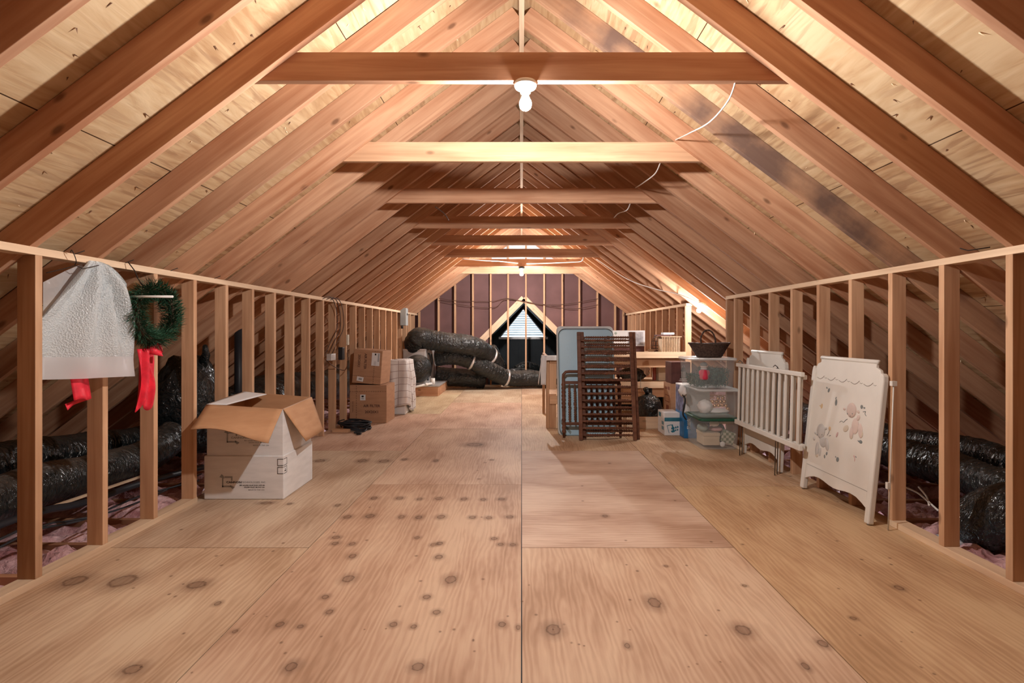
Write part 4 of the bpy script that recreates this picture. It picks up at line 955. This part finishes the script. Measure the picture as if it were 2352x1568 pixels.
for p, rx, rz, m, ro in (((757, 455), .012, .018, 0, .4), ((742, 436), .010, .006, 0, .6), ((813, 548), .014, .024, 0, 0), ((812, 515), .006, .010, 0, .3), ((702, 576), .014, .020, 1, .2), ((690, 574), .008, .005, 1, 0), ((1010, 582), .014, .014, 0, .3), ((1030, 590), .010, .006, 0, 0),
                         ((764, 748), .014, .016, 1, 0), ((820, 795), .010, .022, 2, .4), ((1002, 850), .018, .012, 0, 0), ((985, 845), .010, .004, 0, .4), ((740, 940), .009, .014, 0, .2), ((724, 962), .009, .014, 0, -.2), ((824, 985), .016, .018, 0, .5), ((810, 965), .008, .005, 0, .5), ((953, 962), .012, .006, 2, .5), ((957, 985), .004, .015, 2, 0), ((965, 965), .008, .004, 0, .4)):
    sp(p, rx, rz, m, ro)
for path in ([(840, 700), (855, 690), (870, 700), (885, 685), (900, 675)], [(1020, 620), (1040, 618), (1035, 635), (1045, 652)], [(745, 800), (756, 780), (765, 755)], [(760, 805), (772, 800)]):
    b.tube([(zz(*p)[0], -.0105, zz(*p)[1]) for p in path], .0022, n=5, sub=4)
obj('flower_decals', b, [LEAFG, YELP, ROSE], t, M1, label='small faded flowers and leaves')
M2 = frame((2.265, 5.33, .003), (0, -1, 0), (.055, 0, 1.02))
crib_end(M2, .775, 1.04, 'plain white crib end standing behind the slatted side rails on the right', False)
def crib_rail(y0, y1, x, z0, z1, lean, label, n):
    L = y1-y0; M = frame((x, y1, z0), (0, -1, 0), (lean, 0, z1-z0)); H = z1-z0
    t = thing('slatted_crib_side', (0, 0, 0), label, 'crib panel', M=M)
    for z, hh in ((0, .022), (H, .018)): obj('rail', MB().box(-.02, L+.02, -.016, .016, z-hh, z+hh), CREAM, t, M, bevel=.005)
    for i in range(n):
        xx = .035+(L-.07)*i/(n-1); obj('slat', MB().box(xx-.011, xx+.011, -.008, .008, .02, H-.016), CREAM, t, M, bevel=.003)
    for xx in (.04, L*.64):
        b = MB().tube([(xx, .022, -z0+.004), (xx, .022, H+.03), (xx, .0, H+.045), (xx, -.016, H+.03)], .005, n=8); obj('guide_rod', b, STEEL, t, M)
    return t
crib_rail(4.06, 5.25, 2.165, .335, .905, .015, 'white slatted crib side rail with steel guide rods, in front of its twin', 12)
crib_rail(4.10, 5.29, 2.205, .335, .88, .015, 'white slatted crib side rail, rearmost of the pair, against the plain crib end', 12)
tag(mesh_at(MB().box(2.30, 2.33, 3.235, 3.26, 0.90, .93).box(2.27, 2.29, 3.235, 3.255, .26, .30).tube([(2.28, 3.245, .002), (2.315, 3.245, .915)], .004), 'guide_rod', CREAM, None, (2.3, 3.24, 0)), 'thin steel crib rod standing just behind the lamb crib end', 'rod')

# ---------------------------------------------------------------- clear storage bins and what is in them
def bin_(x0, x1, y0, y1, z0, h, label, lidm, lid_label, rz=0):
    cx, cy = (x0+x1)/2, (y0+y1)/2; M = T(cx, cy, z0) @ RZ(rz); t = thing('storage_bin', (0, 0, 0), label, 'storage bin', M=M)
    wx, wy = (x1-x0)/2, (y1-y0)/2; R = []
    def ring(k, z): return [(x*k[0], y*k[1], z) for x, y in [(a-wx, c-wy) for a, c in rrect(2*wx, 2*wy, .05, 5)]]
    for k, z in (((.88, .88), .003), ((.9, .9), .02), ((.95, .95), h*.75), ((.96, .96), h*.86), ((1.0, 1.0), h*.87), ((1.0, 1.0), h-.022)): R.append(ring(k, z))
    b = MB().rings(R, cap=False); b.add(R[0], [tuple(range(len(R[0])))[::-1]])
    obj('bin_body', b, BIN, t, M)
    b = MB().rings([ring((1.02, 1.02), h-.026), ring((1.03, 1.03), h-.02), ring((1.03, 1.03), h-.006), ring((.96, .96), h-.001), ring((.9, .9), h-.006)]); obj('lid', b, lidm, t, M, label=lid_label)
    return t
bin_(1.865, 2.295, 5.44, 5.97, .0, .330, 'bottom clear bin with a dark green lid, holding a cream box and gingham bag', GREENL, 'dark green lid')
bin_(1.86, 2.30, 5.46, 5.98, .331, .305, 'middle clear bin filled with tissue and gold baubles', BINL, 'frosted lid', .0)
bin_(1.80, 2.28, 5.50, 6.00, .637, .325, 'top clear bin packed with green garland and a red toy', BINL, 'frosted lid', .0)
def inside(name, mb, mats, o, label, cat, group=None, **k): return tag(mesh_at(mb, name, mats, None, o, **k), label, cat, group)
t = thing('cream_box', (2.0, 5.6, .045), 'cream lidded box inside the bottom bin', 'box')
mesh_at(MB().box(1.93, 2.10, 5.53, 5.75, .035, .13), 'box_body', CARDB, t, bevel=.003); mesh_at(MB().box(1.925, 2.105, 5.525, 5.755, .131, .165), 'box_lid', CARDB, t, bevel=.003)
inside('gingham_bag', MB().box(-.07, .07, -.02, .06, 0, .13, M=T(2.185, 5.58, .05) @ Matrix.Rotation(.35, 4, 'Y')), GING, (2.18, 5.58, .05), 'olive gingham gift bag inside the bottom bin', 'gift bag', bevel=.01)
inside('pink_cloth', MB().ell((2.09, 5.62, .195), (.07, .07, .028), fn=lambda a, c: 1+.1*math.sin(5*a)), PINKC, (2.09, 5.62, .19), 'folded pink cloth on the cream box in the bottom bin', 'cloth')
inside('sage_cloth', MB().ell((1.955, 5.64, .205), (.06, .07, .04), fn=lambda a, c: 1+.1*math.sin(4*a)), SAGE, (1.95, 5.62, .2), 'grey-green cloth at the left of the bottom bin', 'cloth')
inside('white_ball', MB().ell((2.05, 5.55, .262), (.052, .045, .032)), TISSUE, (2.05, 5.55, .26), 'rounded cream tin lid lying high in the bottom bin', 'tin')
inside('book', MB().box(2.12, 2.26, 5.56, 5.75, .255, .28), CARDB, (2.2, 5.6, .26), 'pale flat book near the top of the bottom bin', 'book', bevel=.002)
inside('round_ornament', MB().ell((2.115, 5.49, .055), (.028, .008, .028)), PORC, (2.11, 5.49, .05), 'small round white ornament at the base of the bottom bin', 'ornament')
inside('dark_fabric', MB().ell((2.19, 5.76, .13), (.06, .10, .10), fn=lambda a, c: 1+.1*math.sin(3*a)), GARL, (2.2, 5.76, .1), 'dark green fabric at the right of the bottom bin', 'cloth')
inside('tissue_paper', MB().ell((1.975, 5.62, .43), (.075, .09, .075), nu=24, nv=16, fn=lambda a, c: 1+.2*noise.noise(Vector((math.cos(a)*3, math.sin(a)*3, c*3)))), TISSUE, (1.97, 5.6, .4), 'crumpled white tissue in the middle bin', 'tissue paper')
inside('tissue_paper', MB().ell((2.11, 5.62, .385), (.12, .09, .028), nu=24, nv=12, fn=lambda a, c: 1+.2*noise.noise(Vector((math.cos(a)*3, math.sin(a)*3, c*3)))), TISSUE, (2.1, 5.6, .38), 'flat white tissue under the gold baubles in the middle bin', 'tissue paper')
t0 = None
for i, (x, z) in enumerate(((2.075, .445), (2.115, .447), (2.155, .45), (2.095, .487), (2.137, .49), (2.175, .488), (2.195, .445), (2.05, .49), (2.11, .525), (2.215, .412), (2.16, .528))):
    tt = thing('gold_bauble', (x, 5.60, z), 'shiny gold bauble heaped on tissue in the middle bin', 'bauble', 'gold baubles in the middle bin')
    if i == 0: gb = MB().ell((0, 0, 0), (.021, .021, .021)).mesh('bauble_ball', GOLD); gc = MB().lathe([(.001, .02), (.005, .02), (.005, .027), (.001, .027)], n=8).mesh('bauble_cap', FOIL)
    obj('ball', gb, None, tt, wm(tt)); obj('cap', gc, None, tt, wm(tt))
b = MB(); rn = random.Random(6)
for i in range(3200):
    p = Vector((rn.uniform(1.86, 2.22), rn.uniform(5.56, 5.92), rn.uniform(.655, .84)))
    p.z = .655+(p.z-.655)*(.6 if p.x < 1.99 else 1); d = Vector((rn.gauss(0, 1), rn.gauss(0, 1), rn.gauss(0, 1))).normalized()*.03; sd = d.cross(Vector((.3, .5, .9))).normalized()*.006
    b.add([p-sd, p+sd, p+d], [(0, 1, 2)])
b.ell((2.10, 5.76, .745), (.13, .15, .095), nu=20, nv=12).ell((1.95, 5.76, .70), (.08, .14, .05), nu=16, nv=10)
tag(mesh_at(b, 'pine_garland', GARL, None, (2.05, 5.75, .66)), 'dark green artificial garland filling the top bin', 'garland', kind='stuff')
t = thing('red_toy', (1.94, 5.56, .70), 'small red toy with a grey cap inside the top bin', 'toy')
mesh_at(MB().lathe([(.001, .73), (.04, .73), (.046, .75), (.042, .83), (.001, .838)], n=18, M=T(1.943, 5.555, 0)).ell((1.985, 5.555, .80), (.018, .015, .03)).ell((1.905, 5.555, .80), (.018, .015, .03)), 'toy_body', TOYRED, t)
mesh_at(MB().ell((1.94, 5.555, .868), (.034, .03, .030)), 'toy_head', SKIN, t); mesh_at(MB().ell((1.94, 5.555, .888), (.038, .034, .026)), 'toy_cap', LEAFG, t)
mesh_at(MB().lathe([(.001, 0), (.032, 0), (.034, .008), (.001, .01)], n=14, M=T(1.94, 5.555, .838)), 'collar', TISSUE, t)
t = thing('white_netting', (1.82, 5.9, .6), 'crumpled white netting with a dark strap hanging between the bins and the blue box', 'cloth')
mesh_at(MB().ell((1.81, 5.85, .575), (.040, .09, .062), nu=20, nv=14, fn=lambda a, c: 1+.3*noise.noise(Vector((math.cos(a)*4, math.sin(a)*4, c*4)))), 'netting', CLOTHW, t)
mesh_at(MB().tube([(1.79, 5.80, .54), (1.815, 5.79, .49), (1.80, 5.78, .40), (1.79, 5.78, .32), (1.83, 5.80, .26)], lambda f: .007*(1-abs(f-.5))+.004, sub=5), 'strap', DARKM, t, label='dark strap')

# wicker basket on the bins
t = thing('wicker_basket', (2.06, 5.73, .965), 'dark brown oval wicker basket with a hoop handle on top of the bins', 'basket')
R = []
for k in range(15):
    f = k/14; z = .964+.135*f; R.append([((1+.0)*(.13+.085*f)*math.cos(a)*(1+.02*math.cos(28*a+PI*(k % 2)))+2.06, (.10+.055*f)*math.sin(a)*(1+.02*math.cos(28*a+PI*(k % 2)))+5.73, z+.012*f*abs(math.cos(a))) for a in [2*PI*i/112 for i in range(112)]])
b = MB().rings(R, cap=False); b.add(R[0], [tuple(range(111, -1, -1))])
mesh_at(b, 'woven_body', WICKER, t, solid=.008)
for q in (.2, .5, .8):
    pass
b = MB().tube([(2.06+.218*math.cos(a), 5.73+.158*math.sin(a), 1.10+.012*abs(math.cos(a))) for a in [2*PI*i/40 for i in range(41)]], .010, n=8, fn=lambda L, a, p: 1+.2*math.sin(L*180)); mesh_at(b, 'rim', WICKER, t)
b = MB().tube([(1.975, 5.73, 1.10), (1.97, 5.73, 1.17), (2.0, 5.73, 1.235), (2.04, 5.73, 1.255), (2.09, 5.73, 1.235), (2.125, 5.73, 1.17), (2.13, 5.73, 1.10)], .009, n=8, sub=6, fn=lambda L, a, p: 1+.2*math.sin(L*160)); mesh_at(b, 'handle', WICKER, t)

# ---------------------------------------------------------------- boxes between railing and bins
M = T(1.885, 6.05, 0)
t = thing('vacuum_box', (0, 0, 0), 'tall blue printed box lettered Shark, standing left of the clear bins', 'box', M=M)
obj('carton_body', MB().box(0, .30, 0, .34, .002, .30), BLUEB, t, M, bevel=.003); obj('carton_top', MB().box(.001, .299, .001, .339, .3, .615), CARDW, t, M, bevel=.003, label='white upper part of the box')
b = MB().box(-.0015, -.0005, .02, .32, .30, .60, 0); obj('picture', b, BLUEPIC, t, M, label='dark blue photo print')
b = MB(); put_text(b, 'Shark', .055, .055, .17, -.002, rot=PI/2, bold=.0015); obj('lettering', b, PAPERL, t, M, label='white vertical lettering')
b = MB()
M = T(1.705, 6.22, 0)
t = thing('small_carton', (0, 0, 0), 'small white carton with a teal band and tilted teal emblem on the floor', 'box', M=M)
obj('carton_body', MB().box(0, .185, 0, .30, .002, .27), CARDW, t, M, bevel=.003)
b = MB().box(-.001, .186, -.0015, -.0005, .17, .215); m2 = T(.05, 0, .03) @ Matrix.Rotation(-.25, 4, 'Y')
b.box(0, .055, -.002, -.001, .085, .093, 0, m2); b.box(0, .006, -.002, -.001, 0, .09, 0, m2); b.box(.055, .072, -.002, -.001, .005, .09, 0, m2); b.box(.04, .075, -.002, -.001, -.005, .010, 0, m2); b.ell((.063, -.0015, .015), (.016, .001, .012), 0, 12, 6, m2)
b2 = MB()
put_text(b, 'COOL', .034, .082, .062, -.002, align='LEFT', rot=.2, bold=.001) if False else None
for i in range(4): b.ell((.088+.023*i, -.0015, .085+.006*i), (.009, .001, .014), 0, 10, 6); b.ell((.086+.023*i, -.0015, .052+.006*i), (.009, .001, .011), 0, 10, 6)
for i in range(6): b.box(-.0015, -.0005, .04+.03*(i % 3), .06+.03*(i % 3), .06+.06*(i//3), .10+.06*(i//3), 0)
b.box(-.0015, -.0005, .16, .26, .20, .25); obj('printing', b, TEAL, t, M, label='teal printing')
M = T(1.872, 6.55, 0)
t = thing('tall_carton', (0, 0, 0), 'tall brown carton with faint red print standing behind the small white carton', 'box', M=M)
obj('carton_body', MB().box(0, .21, 0, .32, .002, .585), CARD, t, M, bevel=.004)
b = MB()
for (y0, y1, z0, z1) in ((.06, .25, .42, .43), (.06, .25, .34, .35), (.06, .07, .34, .43), (.24, .25, .34, .43), (.05, .12, .50, .54), (.15, .25, .50, .53), (.08, .2, .22, .30)): b.box(-.0015, -.0005, y0, y1, z0, z1)
obj('printing', b, plain('rust_print', (.22, .07, .04)), t, M)
M = T(1.885, 6.56, .587)
t = thing('lantern_box', (0, 0, 0), 'maroon box with a picture of a lantern, on top of the tall brown carton', 'box', M=M)
obj('carton_body', MB().box(0, .24, 0, .28, .001, .27), MAROON, t, M, bevel=.004)
b = MB().prism([(.10, .05), (.20, .05), (.19, .065), (.11, .065)], -.0015, -.0005).prism([(.115, .065), (.185, .065), (.18, .16), (.12, .16)], -.0015, -.0005, 1).prism([(.11, .16), (.19, .16), (.165, .20), (.135, .20)], -.0015, -.0005, 1)
b.tube([(.135, -.001, .20), (.14, -.001, .228), (.16, -.001, .228), (.165, -.001, .20)], .004)
for x in (.128, .148, .168): b.box(x-.004, x+.004, -.0022, -.0014, .075, .15)
b.ell((.148, -.001, .035), (.06, .001, .008)); obj('lantern_picture', b, [GLASSP, DARKM], t, M, label='pale lantern picture')
t = thing('bin_bag', (1.72, 7.05, 0), 'glossy black bin bag behind the pale curb board', 'bag')
b = MB().ell((1.72, 7.05, .20), (.17, .15, .20), nu=32, nv=22, fn=lambda a, c: 1+.14*noise.noise(Vector((math.cos(a)*3, math.sin(a)*3, c*3)))+.06*noise.noise(Vector((math.cos(a)*9, math.sin(a)*9, c*9)))); mesh_at(b, 'bag_body', BAGB, t)
b = MB().tube([(1.70, 7.05, .38), (1.69, 7.05, .43), (1.67, 7.03, .47)], lambda f: .02+.02*f); mesh_at(b, 'tied_neck', BAGB, t)
tag(mesh_at(MB().tube([(1.71, 7.47, .62), (1.70, 7.465, .45), (1.69, 7.3, .40)], .003), 'cord', CABLE, None, (1.7, 7.46, .5)), 'thin dark cord dangling over the lower shelf edge', 'cord')

# ---------------------------------------------------------------- things on the shelves
def onshelf(name, mb, mats, x, y, z, label, cat, **k): return tag(obj(name, mb, mats, None, T(x, y, z), **k), label, cat)
ZL, ZT = .495, .924
blob = lambda s, a=.2: (lambda t_, c: 1+a*noise.noise(Vector((math.cos(t_)*3+s, math.sin(t_)*3, c*3)))+a*.5*noise.noise(Vector((math.cos(t_)*9+s, math.sin(t_)*9, c*9))))
onshelf('bin_bag', MB().ell((0, 0, .10), (.19, .16, .10), nu=30, nv=18, fn=blob(1)), BAGB, 1.66, 7.85, ZL, 'slumped black plastic bag on the lower shelf behind the spindle panels', 'bag')
onshelf('clear_bag', MB().ell((0, 0, .12), (.17, .14, .12), nu=30, nv=18, fn=blob(4, .3)), CLEARBAG, 1.82, 8.15, ZL, 'crinkled clear plastic bag on the lower shelf', 'bag')
onshelf('gift_tube', MB().lathe([(.001, 0), (.028, 0), (.028, .26), (.001, .26)]), plain('brick_red_tube', (.45, .12, .09)), 2.035, 8.0, ZL, 'brick-red tube standing on the lower shelf by the beige carton', 'tube')
t = thing('archive_box', (2.12, 8.0, ZL), 'beige carton on the lower shelf', 'box')
mesh_at(MB().box(2.075, 2.33, 7.90, 8.3, ZL+.001, ZL+.30), 'carton_body', CARDB, t, bevel=.004); mesh_at(MB().box(2.24, 2.30, 7.8985, 7.8995, ZL+.05, ZL+.065), 'printing', INK, t)
t = thing('picture_carton', (1.6, 8.2, ZT), 'pale carton with a faded landscape picture on the upper shelf', 'box')
mesh_at(MB().box(1.40, 1.93, 8.15, 8.35, ZT+.09, ZT+.335), 'carton_body', PAPERL, t, bevel=.003); mesh_at(MB().box(1.66, 1.90, 8.148, 8.1495, ZT+.11, ZT+.31), 'picture', PHOTO, t)
mesh_at(MB().ell((1.47, 8.149, ZT+.29), (.02, .001, .02)), 'emblem', SAGE, t)
onshelf('low_carton', MB().box(-.2, .25, -.1, .12, .001, .088), MAROON, 1.66, 8.22, ZT, 'low reddish carton under the landscape picture carton on the upper shelf', 'box', bevel=.004)
onshelf('wood_offcut', MB().box(-.05, .05, -.04, .04, .001, .05), CRATEW, 1.99, 7.95, ZT, 'small wood block on the upper shelf between carton and dome lantern', 'wood block', bevel=.004)
t = thing('dome_birdcage', (2.12, 8.0, ZT), 'dark domed wire cage on the upper shelf left of the slatted crate', 'cage')
b = MB()
for k in range(14):
    a = 2*PI*k/14; b.tube([(2.12+.13*math.cos(a)*c, 8.0+.13*math.sin(a)*c, ZT+z) for c, z in ((1, .03), (1, .10), (.93, .17), (.72, .225), (.4, .26), (.02, .272))], .004, n=5)
for c, z in ((1, .06), (1, .10), (.93, .17), (.72, .225)): b.tube([(2.12+.13*c*math.cos(a), 8.0+.13*c*math.sin(a), ZT+z) for a in [2*PI*i/24 for i in range(25)]], .004, n=5)
mesh_at(b, 'wire_dome', plain('bronze_wire', (.16, .12, .10), .4, .6), t)
mesh_at(MB().lathe([(.001, 0), (.14, 0), (.145, .02), (.12, .035), (.001, .035)], n=24, M=T(2.12, 8.0, ZT+.001)), 'base', MAROON, t)
t = thing('slatted_crate', (2.22, 7.75, ZT), 'narrow slatted wooden crate on the upper shelf beside the corner post', 'crate')
for i in range(11):
    x = 2.055+.025*i; mesh_at(MB().box(x, x+.012, 7.625, 7.632, ZT+.012, ZT+.235), 'slat', CRATEW, t); 
    mesh_at(MB().box(x, x+.012, 7.86, 7.867, ZT+.012, ZT+.235), 'slat', CRATEW, t)
for z in (.002, .236): mesh_at(MB().box(2.04, 2.34, 7.615, 7.875, ZT+z, ZT+z+.012), 'frame', CRATEW, t)
mesh_at(MB().box(2.06, 2.32, 7.65, 7.85, ZT+.015, ZT+.21), 'lining', CARDB, t)
onshelf('book', MB().box(-.11, .11, -.08, .08, .001, .022), MAROON, 2.10, 7.75, ZT+.249, 'dark flat book lying on the slatted crate', 'book', bevel=.002)
onshelf('book', MB().box(-.08, .08, -.07, .07, .001, .030), PAPERL, 2.17, 7.75, ZT+.272, 'pale book on top of the dark book on the slatted crate', 'book', bevel=.002)
